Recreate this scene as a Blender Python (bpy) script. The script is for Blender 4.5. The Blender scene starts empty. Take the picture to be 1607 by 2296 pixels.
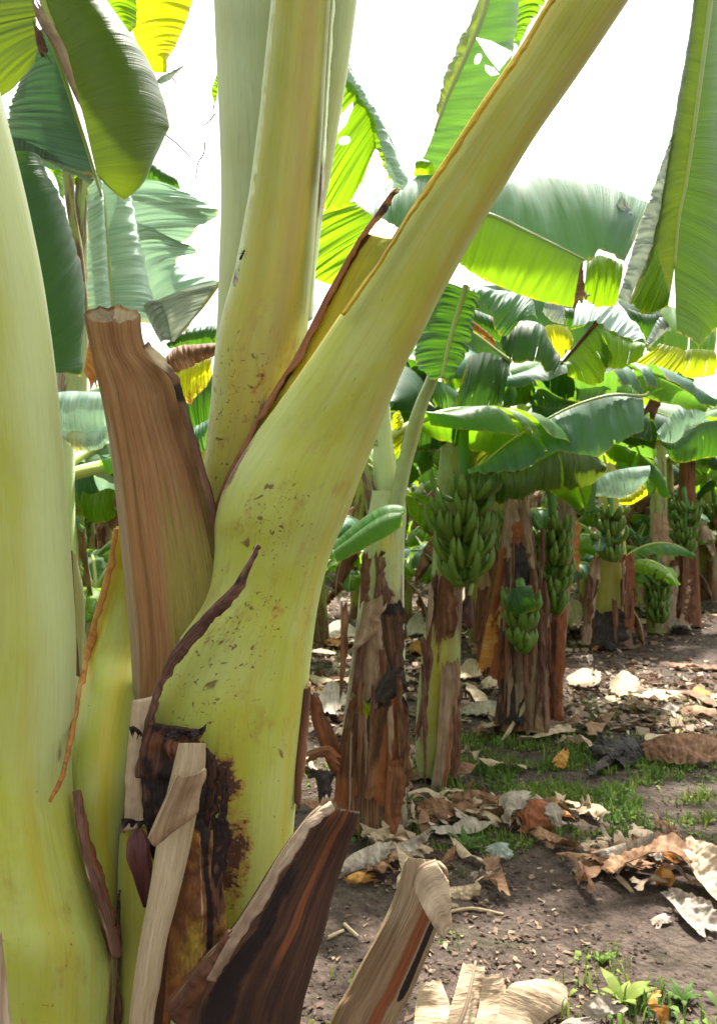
import bpy, math, random
from mathutils import Vector, noise
rnd = random.Random(7)
PI = math.pi
F, CX, CY, H = 1802.0, 803.5, 1120.0, 1.35      # focal length, principal point and eye height (photo units, metres)
CAM = Vector((0, 0, H))
scene = bpy.context.scene
col = scene.collection

def P(x, y, d): return Vector(((x-CX)/F*d, d, H-(y-CY)/F*d))
def n3(x, y=0.0, z=0.0): return noise.noise(Vector((x, y, z)))
def gz(x, y):
    return .025*n3(x*.9, y*.9, 3.1) + .012*n3(x*3.1, y*3.1, 7.7)
def G(x, y):
    d = F*H/(y-CY); p = P(x, y, d); return Vector((p.x, p.y, gz(p.x, p.y)))
def lerp(a, b, t): return a+(b-a)*t
def sm(a, b, x):
    t = min(1, max(0, (x-a)/(b-a))); return t*t*(3-2*t)
def spl(pts, s):
    """Catmull-Rom through the points, uniform in the index"""
    n = len(pts)-1
    f = min(max(s, 0), 1)*n; i = min(int(f), n-1); t = f-i
    p1, p2 = pts[i], pts[i+1]
    p0 = pts[i-1] if i > 0 else p1*2-p2
    p3 = pts[i+2] if i+2 <= n else p2*2-p1
    return .5*((p1*2)+(p2-p0)*t+(p0*2-p1*5+p2*4-p3)*t*t+(p1*3-p0-p2*3+p3)*t*t*t)
def spf(pts, s):
    return spl([Vector((p, 0, 0)) for p in pts], s).x

# ------------------------------------------------------------------ materials
class NT:
    def __init__(s, name):
        s.m = bpy.data.materials.new(name); s.m.use_nodes = True
        s.t = s.m.node_tree; s.t.nodes.clear()
    def n(s, typ, ins=None, **kw):
        nd = s.t.nodes.new(typ)
        for k, v in kw.items(): setattr(nd, k, v)
        for k, v in (ins or {}).items():
            if isinstance(v, bpy.types.NodeSocket): s.t.links.new(v, nd.inputs[k])
            else: nd.inputs[k].default_value = v
        return nd
    def attr(s, name): return s.n('ShaderNodeAttribute', attribute_name=name).outputs['Fac']
    def uv(s, su, sv, w=0):
        u = s.n('ShaderNodeUVMap', uv_map='UVMap').outputs[0]
        r = s.n('ShaderNodeObjectInfo').outputs['Random']
        o = s.n('ShaderNodeVectorMath', {0: (7.3, 3.1, 5.7)}, operation='SCALE')
        s.t.links.new(r, o.inputs['Scale'])
        m = s.n('ShaderNodeMapping', {'Vector': u, 'Scale': (su, sv, 1)})
        return s.n('ShaderNodeVectorMath', {0: m.outputs[0], 1: o.outputs[0]}, operation='ADD').outputs[0]
    def noise(s, vec, scale=1, detail=3, rough=.55, dist=0):
        return s.n('ShaderNodeTexNoise', {'Vector': vec, 'Scale': scale, 'Detail': detail, 'Roughness': rough, 'Distortion': dist}).outputs['Fac']
    def ramp(s, fac, stops, interp='LINEAR'):
        nd = s.n('ShaderNodeValToRGB', {'Fac': fac}); r = nd.color_ramp; r.interpolation = interp
        while len(r.elements) < len(stops): r.elements.new(.5)
        for e, (p, c) in zip(r.elements, stops):
            e.position = p
            e.color = (c, c, c, 1) if not isinstance(c, tuple) else (*c, 1)
        return nd.outputs[0]
    def step(s, fac, a, b):
        return s.n('ShaderNodeMapRange', {'Value': fac, 'From Min': a, 'From Max': b}, interpolation_type='SMOOTHSTEP').outputs[0]
    def math(s, op, a, b=0.0, clamp=False):
        return s.n('ShaderNodeMath', {0: a, 1: b}, operation=op, use_clamp=clamp).outputs[0]
    def mix(s, f, a, b, typ='MIX'):
        nd = s.n('ShaderNodeMix', data_type='RGBA', blend_type=typ)
        for k, v in ((0, f), (6, a), (7, b)):
            if isinstance(v, bpy.types.NodeSocket): s.t.links.new(v, nd.inputs[k])
            else: nd.inputs[k].default_value = v if k == 0 else (*v, 1)
        return nd.outputs[2]
    def bump(s, h, st, dist): return s.n('ShaderNodeBump', {'Height': h, 'Strength': st, 'Distance': dist}).outputs[0]
    def out(s, sh):
        o = s.n('ShaderNodeOutputMaterial'); s.t.links.new(sh, o.inputs['Surface']); return s.m
    def pbsdf(s, **kw):
        kw = {k.replace('_', ' '): (v if not (isinstance(v, tuple) and len(v) == 3) else (*v, 1)) for k, v in kw.items()}
        return s.n('ShaderNodeBsdfPrincipled', kw).outputs[0]

def stem_mat(name, pale, mid, yel, spot=1.0, sheen=.12, trans=0.0):
    t = NT(name)
    fine = t.noise(t.uv(170, 5), 1, 4, .6)
    streak = t.noise(t.uv(34, 1.6), 1, 3, .55)
    blot = t.noise(t.uv(14, 9), 1, 4, .6)
    c = t.mix(t.step(blot, .38, .66), pale, mid)
    c = t.mix(t.step(streak, .46, .72), c, yel)
    c = t.mix(t.math('MULTIPLY', t.step(t.noise(t.uv(23, 6), 1, 5, .68, .6), .50, .72), .24), c, tuple(x*.62 for x in mid))
    c = t.mix(t.math('MULTIPLY', t.step(fine, .5, .8), .22), c, (.16, .17, .05))
    c = t.mix(t.attr('yellow'), c, (.62, .48, .02))
    c = t.mix(t.attr('pale'), c, (.50, .57, .27))
    c = t.mix(t.math('MULTIPLY', t.attr('tan'), t.step(streak, .25, .6)), c, (.30, .205, .062))
    # scars: dark specks of several sizes, scratches, rusty smears
    amt = t.attr('spots')
    clus = t.step(t.noise(t.uv(13, 8), 1, 3, .6), .08, .58)
    am = t.math('MULTIPLY', amt, clus)
    ks = []
    for su, sv, base, gain, hard in ((70, 52, .80, .115, 18), (130, 90, .80, .13, 20), (260, 200, .80, .13, 14), (300, 50, .81, .12, 12)):
        sp = t.noise(t.uv(su, sv), 1, 2, .5, .5)
        ks.append(t.math('MULTIPLY', t.math('SUBTRACT', sp, t.math('SUBTRACT', base, t.math('MULTIPLY', am, gain*spot*.88))), hard, True))
    k = ks[0]
    for q_ in ks[1:]: k = t.math('MAXIMUM', k, q_)
    rust = t.math('MULTIPLY', t.step(t.noise(t.uv(40, 16), 1, 5, .7), .52, .72), t.math('MULTIPLY', amt, .6))
    c = t.mix(rust, c, (.27, .17, .025))
    fl = t.math('MULTIPLY', t.step(t.noise(t.uv(420, 12), 1, 4, .65), .52, .72), .26)
    c = t.mix(fl, c, (.20, .20, .05))
    c = t.mix(t.math('MULTIPLY', k, .85), c, t.mix(t.noise(t.uv(80, 80), 1, 2), (.05, .024, .010), (.22, .11, .03)))
    rb = t.math('ADD', t.attr('rot'), t.math('MULTIPLY', t.math('SUBTRACT', t.noise(t.uv(46, 30), 1, 8, .74, .4), .5), 1.7))
    c = t.mix(t.step(rb, .36, .50), c, (.34, .19, .025))
    c = t.mix(t.step(rb, .52, .56), c, t.mix(t.noise(t.uv(110, 40), 1, 4, .65), (.012, .006, .005), (.15, .055, .02)))
    b = t.attr('brown')
    bb = t.step(t.math('ADD', b, t.math('MULTIPLY', t.math('SUBTRACT', t.noise(t.uv(120, 14), 1, 4, .65), .5), .75)), .42, .62)
    dry = t.ramp(fine, [(.3, (.035, .016, .010)), (.5, (.13, .055, .025)), (.72, (.34, .20, .10))])
    c = t.mix(bb, c, dry)
    hgt = t.math('SUBTRACT', t.math('ADD', t.math('MULTIPLY', fine, .5), t.math('ADD', streak, t.math('MULTIPLY', bb, -1.2))), t.math('ADD', t.math('MULTIPLY', k, .8), t.step(rb, .5, .6)))
    p = t.pbsdf(Base_Color=c, Roughness=.46, Specular_IOR_Level=.4, Sheen_Weight=sheen, Sheen_Roughness=.55, Sheen_Tint=(.85, .95, .8), Normal=t.bump(hgt, .45, .004))
    if trans:
        tr = t.n('ShaderNodeBsdfTranslucent', {'Color': t.mix(1.0, c, (1.0, .9, .5), 'MULTIPLY')}).outputs[0]
        p = t.n('ShaderNodeMixShader', {0: trans, 1: p, 2: tr}).outputs[0]
    return t.out(p)

def dry_mat(name, dark, mid, light, su=60, sv=4, rot=.5, green=(.24, .26, .05), trans=.0, rough=.75, bstr=.95):
    """dead, fibrous tissue: long fibres, rotten dark blotches; 'green' blends back to live tissue, 'rot' blackens"""
    t = NT(name)
    f1 = t.noise(t.uv(su, sv), 1, 5, .62, .3)
    f2 = t.noise(t.uv(su*3.3, sv*2), 1, 3, .6)
    wide = t.noise(t.uv(su*.22, sv*.35), 1, 3, .6)
    c = t.ramp(t.math('ADD', t.math('ADD', t.math('MULTIPLY', f1, .45), t.math('MULTIPLY', f2, .2)), t.math('MULTIPLY', wide, .35)), [(.32, dark), (.48, mid), (.66, light)])
    big = t.noise(t.uv(11, 5), 1, 4, .6)
    c = t.mix(t.math('MULTIPLY', t.step(big, .52, .74), rot), c, tuple(x*.5 for x in dark))
    g = t.step(t.math('ADD', t.attr('green'), t.math('MULTIPLY', t.math('SUBTRACT', f1, .5), .9)), .35, .75)
    c = t.mix(g, c, green)
    r = t.step(t.math('ADD', t.attr('rot'), t.math('MULTIPLY', t.math('SUBTRACT', t.noise(t.uv(35, 14), 1, 4, .65), .5), 1.1)), .42, .6)
    c = t.mix(r, c, (.018, .010, .008))
    l = t.step(t.math('ADD', t.attr('tan'), t.math('MULTIPLY', t.math('SUBTRACT', f2, .5), .7)), .35, .65)
    c = t.mix(l, c, t.mix(f1, (.30, .20, .11), (.62, .50, .32)))
    rd = t.step(t.math('ADD', t.attr('rust'), t.math('MULTIPLY', t.math('SUBTRACT', f1, .5), .9)), .35, .7)
    c = t.mix(rd, c, t.mix(f2, (.10, .025, .010), (.33, .11, .035)))
    p = t.pbsdf(Base_Color=c, Roughness=rough, Specular_IOR_Level=.3, Normal=t.bump(t.math('ADD', f1, t.math('MULTIPLY', f2, .6)), bstr, .006))
    if trans:
        tr = t.n('ShaderNodeBsdfTranslucent', {'Color': c}).outputs[0]
        p = t.n('ShaderNodeMixShader', {0: trans, 1: p, 2: tr}).outputs[0]
    return t.out(p)

def leaf_mat(name, c1, c2, tr_c, trans=.45, rough=.46, veins=85, edge=1.0, yellow=0.0, sheen=0.0):
    t = NT(name)
    uvn = t.uv(3, veins)
    v = t.noise(uvn, 1, 3, .6)
    v = t.math('ADD', t.math('MULTIPLY', v, .62), t.math('MULTIPLY', t.noise(t.uv(3, 300), 1, 2, .6), .38))
    v2 = t.noise(t.uv(1.5, 16), 1, 2, .5)
    blot = t.noise(t.uv(9, 7), 1, 3, .55)
    c = t.mix(t.step(v, .40, .60), tuple(x*.8 for x in c1), tuple(x*1.1 for x in c2))
    c = t.mix(t.math('MULTIPLY', t.step(blot, .5, .75), .35), c, tuple(min(1, x*1.5+.01) for x in c2))
    e = t.attr('edge')
    en = t.noise(t.uv(55, 40), 1, 4, .65)
    e2 = t.math('ADD', e, t.math('MULTIPLY', t.math('SUBTRACT', en, .5), .24*edge))
    ye = t.step(e2, .965, 1.03)
    be = t.step(e2, 1.0, 1.03)
    y = t.math('MAXIMUM', t.math('MULTIPLY', ye, .75*edge), t.math('MULTIPLY', t.step(blot, .35, .7), yellow))
    y = t.math('MAXIMUM', y, t.attr('yellow'))
    c = t.mix(y, c, (.42, .33, .02))
    b = t.math('MAXIMUM', t.math('MULTIPLY', be, edge), t.step(t.math('ADD', t.attr('brown'), t.math('MULTIPLY', t.math('SUBTRACT', en, .5), .6)), .4, .6))
    c = t.mix(b, c, t.mix(en, (.06, .025, .012), (.30, .15, .06)))
    trc = t.mix(t.step(v, .38, .62), tr_c, tuple(x*.66 for x in tr_c))
    trc = t.mix(y, trc, (.80, .58, .02))
    trc = t.mix(b, trc, (.20, .09, .02))
    hgt = t.math('ADD', t.math('MULTIPLY', v, .5), v2)
    p = t.pbsdf(Base_Color=c, Roughness=rough, Specular_IOR_Level=.36, Sheen_Weight=sheen, Sheen_Roughness=.6, Sheen_Tint=(.85, .97, .95), Normal=t.bump(hgt, .6, .012))
    tr = t.n('ShaderNodeBsdfTranslucent', {'Color': trc}).outputs[0]
    return t.out(t.n('ShaderNodeMixShader', {0: trans, 1: p, 2: tr}).outputs[0])

M = {}
M['stem'] = stem_mat('waxy stalk', (.38, .42, .095), (.38, .385, .045), (.40, .345, .03))
M['stem_pale'] = stem_mat('pale bloomed stalk', (.36, .44, .21), (.34, .39, .14), (.35, .34, .10), .8, .35)
M['sheath'] = stem_mat('green sheath', (.40, .45, .10), (.37, .405, .036), (.40, .365, .028), 1.0, .12)
M['stem_back'] = stem_mat('row stalk', (.24, .30, .11), (.20, .24, .05), (.26, .24, .05), 1.2, .1)
M['wing'] = stem_mat('stalk inside', (.40, .42, .05), (.42, .42, .03), (.36, .38, .04), .6, .05, .55)
M['stub'] = dry_mat('cut stalk fibre', (.22, .098, .036), (.38, .195, .078), (.49, .30, .138), 190, 3.5, .10, (.36, .30, .075))
M['stub_dark'] = dry_mat('rotten stalk', (.022, .012, .008), (.065, .030, .017), (.19, .088, .042), 130, 5, .6)
M['stub_tan'] = dry_mat('tan stalk', (.10, .055, .028), (.26, .165, .085), (.42, .31, .17), 150, 5, .3)
M['straw'] = dry_mat('straw strip', (.30, .20, .11), (.50, .38, .21), (.64, .52, .33), 190, 6, .06)
M['bark'] = dry_mat('dry sheath', (.030, .012, .008), (.115, .046, .020), (.30, .15, .068), 45, 4, .6)
M['stub_orange'] = dry_mat('orange stained sheath', (.035, .014, .008), (.16, .062, .018), (.42, .21, .035), 42, 22, .5, (.40, .30, .03))
M['bark_pale'] = dry_mat('pale dry sheath', (.085, .048, .028), (.255, .17, .105), (.46, .355, .25), 45, 4, .3)
M['margin'] = dry_mat('dry margin', (.03, .013, .009), (.10, .042, .026), (.27, .15, .085), 120, 12, .4)
M['rust'] = dry_mat('rust margin', (.10, .03, .014), (.26, .10, .04), (.40, .24, .10), 120, 12, .2)
M['dead'] = dry_mat('dead leaf', (.20, .125, .075), (.42, .31, .20), (.60, .48, .34), 10, 50, .15, trans=.15)
M['dead_grey'] = dry_mat('grey dead leaf', (.14, .11, .085), (.31, .255, .20), (.50, .44, .37), 10, 50, .12, trans=.1)
M['dead_brown'] = dry_mat('brown dead leaf', (.06, .025, .014), (.17, .082, .04), (.36, .22, .12), 10, 40, .4, trans=.1)
M['dead_orange'] = dry_mat('orange dead leaf', (.25, .08, .02), (.45, .19, .04), (.55, .33, .10), 10, 40, .1, trans=.2)
M['black'] = dry_mat('black rot', (.010, .008, .007), (.026, .020, .018), (.075, .058, .05), 60, 8, .3, rough=.7)
M['leaf'] = leaf_mat('green leaf', (.030, .100, .014), (.055, .150, .022), (.26, .54, .010), .48)
M['leaf_dark'] = leaf_mat('dark leaf', (.014, .056, .018), (.026, .080, .024), (.09, .24, .010), .36)
M['leaf_teal'] = leaf_mat('bluish leaf', (.034, .118, .056), (.064, .172, .092), (.18, .40, .03), .36, .44, sheen=.10)
M['leaf_blue'] = leaf_mat('blue green leaf', (.040, .125, .075), (.080, .190, .125), (.08, .20, .06), .14, .5, sheen=.3)
M['leaf_sheen'] = leaf_mat('pale bluish leaf', (.23, .39, .29), (.36, .50, .41), (.28, .46, .26), .28, .5, sheen=.9)  # base colour lifted: the sky sheen on these leaves is painted in
M['leaf_grey'] = leaf_mat('greyish leaf', (.20, .25, .21), (.31, .35, .30), (.28, .32, .23), .30, .45)
M['leaf_yg'] = leaf_mat('backlit leaf', (.09, .20, .015), (.14, .27, .02), (.30, .54, .008), .55)
M['leaf_yellow'] = leaf_mat('yellow leaf', (.22, .28, .01), (.32, .34, .01), (.68, .74, .008), .62, yellow=.35)
M['leaf_shaded'] = leaf_mat('deep green leaf', (.022, .062, .010), (.032, .085, .012), (.10, .20, .010), .38)  # darker version of the olive leaf, shade put into the colour
M['leaf_olive'] = leaf_mat('olive leaf', (.045, .085, .012), (.065, .115, .016), (.15, .22, .01), .35)
M['midrib'] = stem_mat('midrib', (.30, .38, .13), (.34, .40, .09), (.34, .33, .06), .2, .1)
M['banana'] = stem_mat('green fruit', (.036, .122, .013), (.048, .145, .015), (.07, .165, .013), .5, .0)
M['bud'] = dry_mat('purple bud', (.025, .009, .009), (.075, .022, .020), (.17, .07, .055), 120, 9, .4, rough=.6)

def soil_mat():
    t = NT('soil')
    g = t.n('ShaderNodeNewGeometry').outputs['Position']
    a = t.noise(g, 1.1, 4, .6); b = t.noise(g, 14, 5, .65); c_ = t.noise(g, 75, 4, .7)
    vor = t.n('ShaderNodeTexVoronoi', {'Vector': g, 'Scale': 46.0}, feature='F1').outputs['Distance']
    c = t.ramp(b, [(.28, (.026, .017, .012)), (.5, (.060, .042, .032)), (.72, (.112, .081, .064))])
    c = t.mix(t.math('MULTIPLY', t.step(a, .45, .7), .5), c, (.10, .078, .064))
    c = t.mix(t.math('MULTIPLY', t.step(c_, .60, .72), .55), c, (.25, .20, .165))
    c = t.mix(t.math('MULTIPLY', t.step(c_, .42, .30), .6), c, (.012, .008, .006))
    c = t.mix(t.math('MULTIPLY', t.step(t.noise(g, 2.3, 4, .6), .54, .72), .35), c, (.04, .055, .018))
    h = t.math('ADD', t.math('ADD', b, t.math('MULTIPLY', c_, .4)), t.math('MULTIPLY', vor, -.5))
    return t.out(t.pbsdf(Base_Color=c, Roughness=.92, Specular_IOR_Level=.2, Normal=t.bump(h, .9, .03)))
M['soil'] = soil_mat()
def tone_mat(name, stops, trans=.2):
    t = NT(name)
    c = t.ramp(t.attr('tone'), stops)
    c = t.mix(t.math('MULTIPLY', t.noise(t.uv(60, 60), 1, 3), .5), c, (.05, .03, .02))
    p = t.pbsdf(Base_Color=c, Roughness=.7, Specular_IOR_Level=.3)
    tr = t.n('ShaderNodeBsdfTranslucent', {'Color': c}).outputs[0]
    return t.out(t.n('ShaderNodeMixShader', {0: trans, 1: p, 2: tr}).outputs[0])
M['litter'] = tone_mat('litter', [(0, (.06, .03, .02)), (.3, (.18, .10, .06)), (.6, (.36, .26, .17)), (.85, (.52, .45, .36)), (1, (.50, .25, .06))])
M['grass'] = tone_mat('grass', [(0, (.035, .10, .03)), (.4, (.085, .18, .025)), (.75, (.17, .28, .035)), (1, (.30, .32, .07))], .35)

# ------------------------------------------------------------------ mesh building
ATTRS = ('yellow', 'pale', 'spots', 'brown', 'green', 'rot', 'tan', 'rust', 'edge', 'tone')
ORG = {}
JF = [.014]      # size of the tatters along a torn edge
class MB:
    def __init__(s): s.v = []; s.f = []; s.uv = []; s.a = []
    def vert(s, p, uv=(0, 0), at=None):
        s.v.append(p); s.uv.append(uv); s.a.append(at or {}); return len(s.v)-1
    def grid(s, rows, uvs, ats, closed=False, skip=None, slit=None):
        ids = [[s.vert(p, uvs[i][j], ats[i][j]) for j, p in enumerate(r)] for i, r in enumerate(rows)]
        m = len(rows[0])
        for i in range(len(rows)-1):
            for j in range(m if closed else m-1):
                k = (j+1) % m
                if slit and (i, j) in slit: continue
                if skip and skip(.25*(rows[i][j]+rows[i][k]+rows[i+1][j]+rows[i+1][k])): continue
                s.f.append((ids[i][j], ids[i][k], ids[i+1][k], ids[i+1][j]))
        return ids
    def build(s, name, mat, parent=None, thick=0, origin=None, sub=0):
        org = ORG[parent.name] if parent else (origin or Vector((0, 0, 0)))
        me = bpy.data.meshes.new(name)
        me.from_pydata([p-org for p in s.v], [], s.f)
        uvl = me.uv_layers.new(name='UVMap')
        li = [0]*len(me.loops); me.loops.foreach_get('vertex_index', li)
        flat = []
        for i in li: flat += s.uv[i]
        uvl.data.foreach_set('uv', flat)
        for k in ATTRS:
            if any(k in a for a in s.a):
                at = me.attributes.new(k, 'FLOAT', 'POINT')
                at.data.foreach_set('value', [float(a.get(k, 0)) for a in s.a])
        me.polygons.foreach_set('use_smooth', [True]*len(me.polygons))
        me.materials.append(M[mat] if isinstance(mat, str) else mat)
        o = bpy.data.objects.new(name, me); col.objects.link(o)
        if parent: o.parent = parent
        else: o.location = org
        ORG[o.name] = org
        if thick:
            md = o.modifiers.new('thickness', 'SOLIDIFY'); md.thickness = thick; md.offset = 0
        return o

def as3(pts, d=None):
    return [P(p[0], p[1], p[2] if len(p) > 2 else d) for p in pts]

def panel3(mb, A, B, nu=40, nv=12, bulge=0.0, rip=0.0, ripn=10, jag=0.0, seed=0, at=None, skip=None, ends=(0, 0), face=None, curl=0.0, endjag=0.0, both=False, crum=0.0, cf=40.0, jf=None, slits=0):
    """a skin between two 3D curves, s along, t across"""
    jf = jf or JF[0]
    rows, uvs, ats = [], [], []
    L = sum((spl(A, (i+1)/20)-spl(A, i/20)).length for i in range(20))
    for i in range(nu+1):
        s = i/nu
        a, b = spl(A, s), spl(B, s)
        e = 1e-3
        tan = (spl(A, min(1, s+.02))+spl(B, min(1, s+.02))-spl(A, max(0, s-.02))-spl(B, max(0, s-.02)))
        n = (b-a).cross(tan)
        if n.length < 1e-9: n = Vector((0, -1, 0))
        n.normalize()
        mid = (a+b)/2
        if n.dot((face or CAM)-mid) < 0: n = -n
        w = (b-a).length
        q_ = s*ripn+.9*n3(s*ripn*.37, seed, 6.6)
        q2 = s*L/jf+1.7*n3(s*L/jf/2, seed, 3.9)
        jg = 1+jag*(.9*n3(q_*.61, seed, 1.3)+.7*n3(q2*.37, seed, 4.1)+.45*n3(q2*1.13, seed, 2.7)+.22*n3(q2*3.3, seed, 8.2))
        row, ur, ar = [], [], []
        for j in range(nv+1):
            t = j/nv
            p = a.lerp(b, t*jg if t > .5 else t*lerp(1, jg, t*2))
            rr = rip*1.5*(n3(q_*1.25+t*.5, t*.9, seed)+.6*n3(q_*3.3+t, t*1.3, seed+4.4)) if rip else 0
            if crum:
                w0 = p*cf+Vector((seed, 0, 0)); rr += crum*1.7*(noise.noise(w0)+.55*noise.noise(w0*2.3)+.3*noise.noise(w0*5.1))
            p = p+n*(bulge*4*t*(1-t)+rr*(.25+.75*t)-curl*w*(abs(2*t-1)**3))
            if endjag:
                q = sm(.8, 1, s)*endjag*n3(t*6, seed, 5.5)+sm(.2, 0, s)*endjag*n3(t*6, seed, 8.5)
                p = p+tan.normalized()*q
            ed = 0
            if ends[0]: ed = max(ed, 1-s*L/max(w, .01))
            if ends[1]: ed = max(ed, 1-(1-s)*L/max(w, .01))
            d = {'edge': max(ed, t, (1-t) if both else 0)}
            if at: d.update(at(s, t))
            row.append(p); ur.append((t*w, s*L)); ar.append(d)
        rows.append(row); uvs.append(ur); ats.append(ar)
    cut = set()
    for q_ in range(slits):          # wind tears running in from the outer margin along the veins
        i0 = int(nu*(.1+.8*((q_+.5)/slits+.3*n3(q_*3.7, seed, 1.9)))); t0 = .25+.5*abs(n3(q_*5.1, seed, 7.7))*2
        for j in range(nv):
            if j/nv > t0: cut.add((i0, j))
    mb.grid(rows, uvs, ats, skip=skip, slit=cut)

def inhole(holes):
    """real holes torn through a lamina: ellipses (x, y, rx, ry, tilt) or polygons"""
    def f(p):
        x = p.x/p.y*F+CX; y = CY-(p.z-H)/p.y*F
        for h in holes:
            if isinstance(h, list):
                ins = False; k = len(h)
                for i in range(k):
                    x1, y1 = h[i]; x2, y2 = h[i-1]
                    if (y1 > y) != (y2 > y) and x < (x2-x1)*(y-y1)/(y2-y1)+x1: ins = not ins
                if ins: return True
            else:
                c, s_ = math.cos(h[4]), math.sin(h[4]); dx, dy = x-h[0], y-h[1]
                if ((dx*c+dy*s_)/h[2])**2+((-dx*s_+dy*c)/h[3])**2 < 1: return True
        return False
    return f

def panel(mb, a, b, d=None, db=None, holes=None, **kw):
    panel3(mb, as3(a, d), as3(b, db if db is not None else d), skip=inhole(holes) if holes else None, **kw)

def tube(mb, rows, n=60, seg=40, ratio=1.0, at=None, rfun=None, caps=(False, False), axs=None):
    """stalk whose two outlines are given row by row: (xl, yl, xr, yr, depth)"""
    Ls = [P(r[0], r[1], r[4]) for r in rows]; Rs = [P(r[2], r[3], r[4]) for r in rows]
    tube3(mb, Ls, Rs, n, seg, ratio, at, rfun, caps, axs)

def tube3(mb, Ls, Rs, n=60, seg=40, ratio=1.0, at=None, rfun=None, caps=(False, False), axs=None):
    rm = sum((R-L).length for L, R in zip(Ls, Rs))/len(Ls)/2
    grid, uvs, ats = [], [], []
    v = 0; prev = None
    for i in range(n+1):
        s = i/n
        L, R = spl(Ls, s), spl(Rs, s)
        C = (L+R)/2; A = (R-L)/2
        if prev is not None: v += (C-prev).length
        prev = C
        V = (CAM-C); V = V-A*(V.dot(A)/A.length_squared); V.normalize()
        B = V*A.length*(ratio(s) if callable(ratio) else ratio)
        row, ur, ar = [], [], []
        for j in range(seg+1):
            th = -PI/2+2*PI*j/seg
            k = rfun(s, th) if rfun else 1
            row.append(C+(A*math.cos(th)+B*math.sin(th))*k)
            ur.append((j/seg*2*PI*rm, v)); ar.append(at(s, th) if at else {})
            if axs: row[-1] = row[-1]+(spl(Ls, min(1, s+.02))+spl(Rs, min(1, s+.02))-spl(Ls, max(0, s-.02))-spl(Rs, max(0, s-.02))).normalized()*axs(s, th)
        grid.append(row); uvs.append(ur); ats.append(ar)
    ids = mb.grid(grid, uvs, ats)
    for c, i in ((caps[0], 0), (caps[1], n)):
        if c:
            ring = grid[i]; ce = sum(ring, Vector())/len(ring)
            prevring = ids[i]
            for q, sink in ((.78, -.004), (.35, -.010), (.03, -.008)):
                ax = (grid[i][0]-grid[i-1 if i else 1][0]).normalized()
                nr = [mb.vert(ce+(p-ce)*q+ax*sink*(1+n3(p.x*60, p.z*60, q*5)), (uvs[i][j][0]*q, uvs[i][j][1]+.05), {'tan': .75 if q < .9 else 0, **{}}) for j, p in enumerate(ring)]
                for j in range(len(ring)-1): mb.f.append((prevring[j], prevring[j+1], nr[j+1], nr[j]))
                prevring = nr

def wire(mb, pts, r0, r1=None, n=24, seg=8, at=None):
    """round rod along 3D points"""
    r1 = r0 if r1 is None else r1
    rows, uvs, ats = [], [], []; v = 0; pv = None
    for i in range(n+1):
        s = i/n; c = spl(pts, s); t = (spl(pts, min(1, s+.01))-spl(pts, max(0, s-.01)))
        if t.length < 1e-9: t = Vector((0, 0, 1))
        t.normalize()
        x = t.cross(Vector((.31, .9, .2))).normalized(); y = t.cross(x)
        if pv is not None: v += (c-pv).length
        pv = c; r = lerp(r0, r1, s)
        rows.append([c+(x*math.cos(2*PI*j/seg)+y*math.sin(2*PI*j/seg))*r for j in range(seg+1)])
        uvs.append([(j/seg*2*PI*r, v) for j in range(seg+1)]); ats.append([(at(s) if at else {})]*(seg+1))
    ids = mb.grid(rows, uvs, ats)
    for i in (0, n):
        c = mb.vert(spl(pts, i/n), uvs[i][0], ats[i][0])
        for j in range(seg): mb.f.append((ids[i][j], ids[i][j+1], c))

def tag(o, label=None, cat=None, group=None, kind=None):
    if label: o['label'] = label
    if cat: o['category'] = cat
    if group: o['group'] = group
    if kind: o['kind'] = kind
    return o
def thing(name, label, cat, loc, group=None):
    o = bpy.data.objects.new(name, None); col.objects.link(o); o.location = loc; o.empty_display_size = .1
    ORG[o.name] = Vector(loc)
    return tag(o, label, cat, group)

def leaf(parent, halves, mat, d, db=None, mid=None, midr=.010, label=None, mm='midrib', **kw):
    """one banana leaf: halves = [(inner edge, outer edge, options)], with its midrib as a sub-part"""
    mb = MB()
    for k, h in enumerate(halves):
        o = dict(nu=150, nv=14, bulge=.03, rip=.010, ripn=12, jag=.03, seed=rnd.random()*50, ends=(0, 1), slits=2 if d > 3.3 else 0); o.update(kw)
        o['dd'] = d; o['ddb'] = db if db is not None else d
        if len(h) > 2: o.update(h[2])
        dd, ddb = o.pop('dd'), o.pop('ddb')
        panel(mb, h[0], h[1], dd, ddb, **o)
    lf = mb.build('leaf', mat, parent)
    if label: lf['label'] = label
    if mid:
        m = MB(); pts = as3(mid, d); wire(m, [p+(CAM-p).normalized()*.004 for p in pts], midr, midr*.45, 40, 8)
        m.build('midrib', mm, lf)
    return lf

# ------------------------------------------------------------------ ground
def build_ground():
    xs = []; x = 0
    while x < 60:
        xs.append(x); x += .03 if x < 2.4 else (.09 if x < 5 else (.5 if x < 12 else 6))
    xs = [-a for a in xs[:0:-1]]+xs
    ys = []; y = -14
    while y < 120:
        ys.append(y); y += 1.5 if y < 0 else (.12 if y < 1.6 else (.03 if y < 5.2 else (.1 if y < 9 else (.7 if y < 20 else 8))))
    mb = MB()
    def z(x, y):
        h = gz(x, y)
        if 1.4 < y < 9 and abs(x) < 5:
            h += .007*n3(x*11, y*11, .3)+.006*max(0, n3(x*26, y*26, 4.2))
        return h
    rows = [[Vector((x, y, z(x, y))) for x in xs] for y in ys]
    mb.grid(rows, [[(p.x, p.y) for p in r] for r in rows], [[{}]*len(xs) for _ in ys])
    tag(mb.build('ground', 'soil'), kind='structure')
build_ground()

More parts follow.
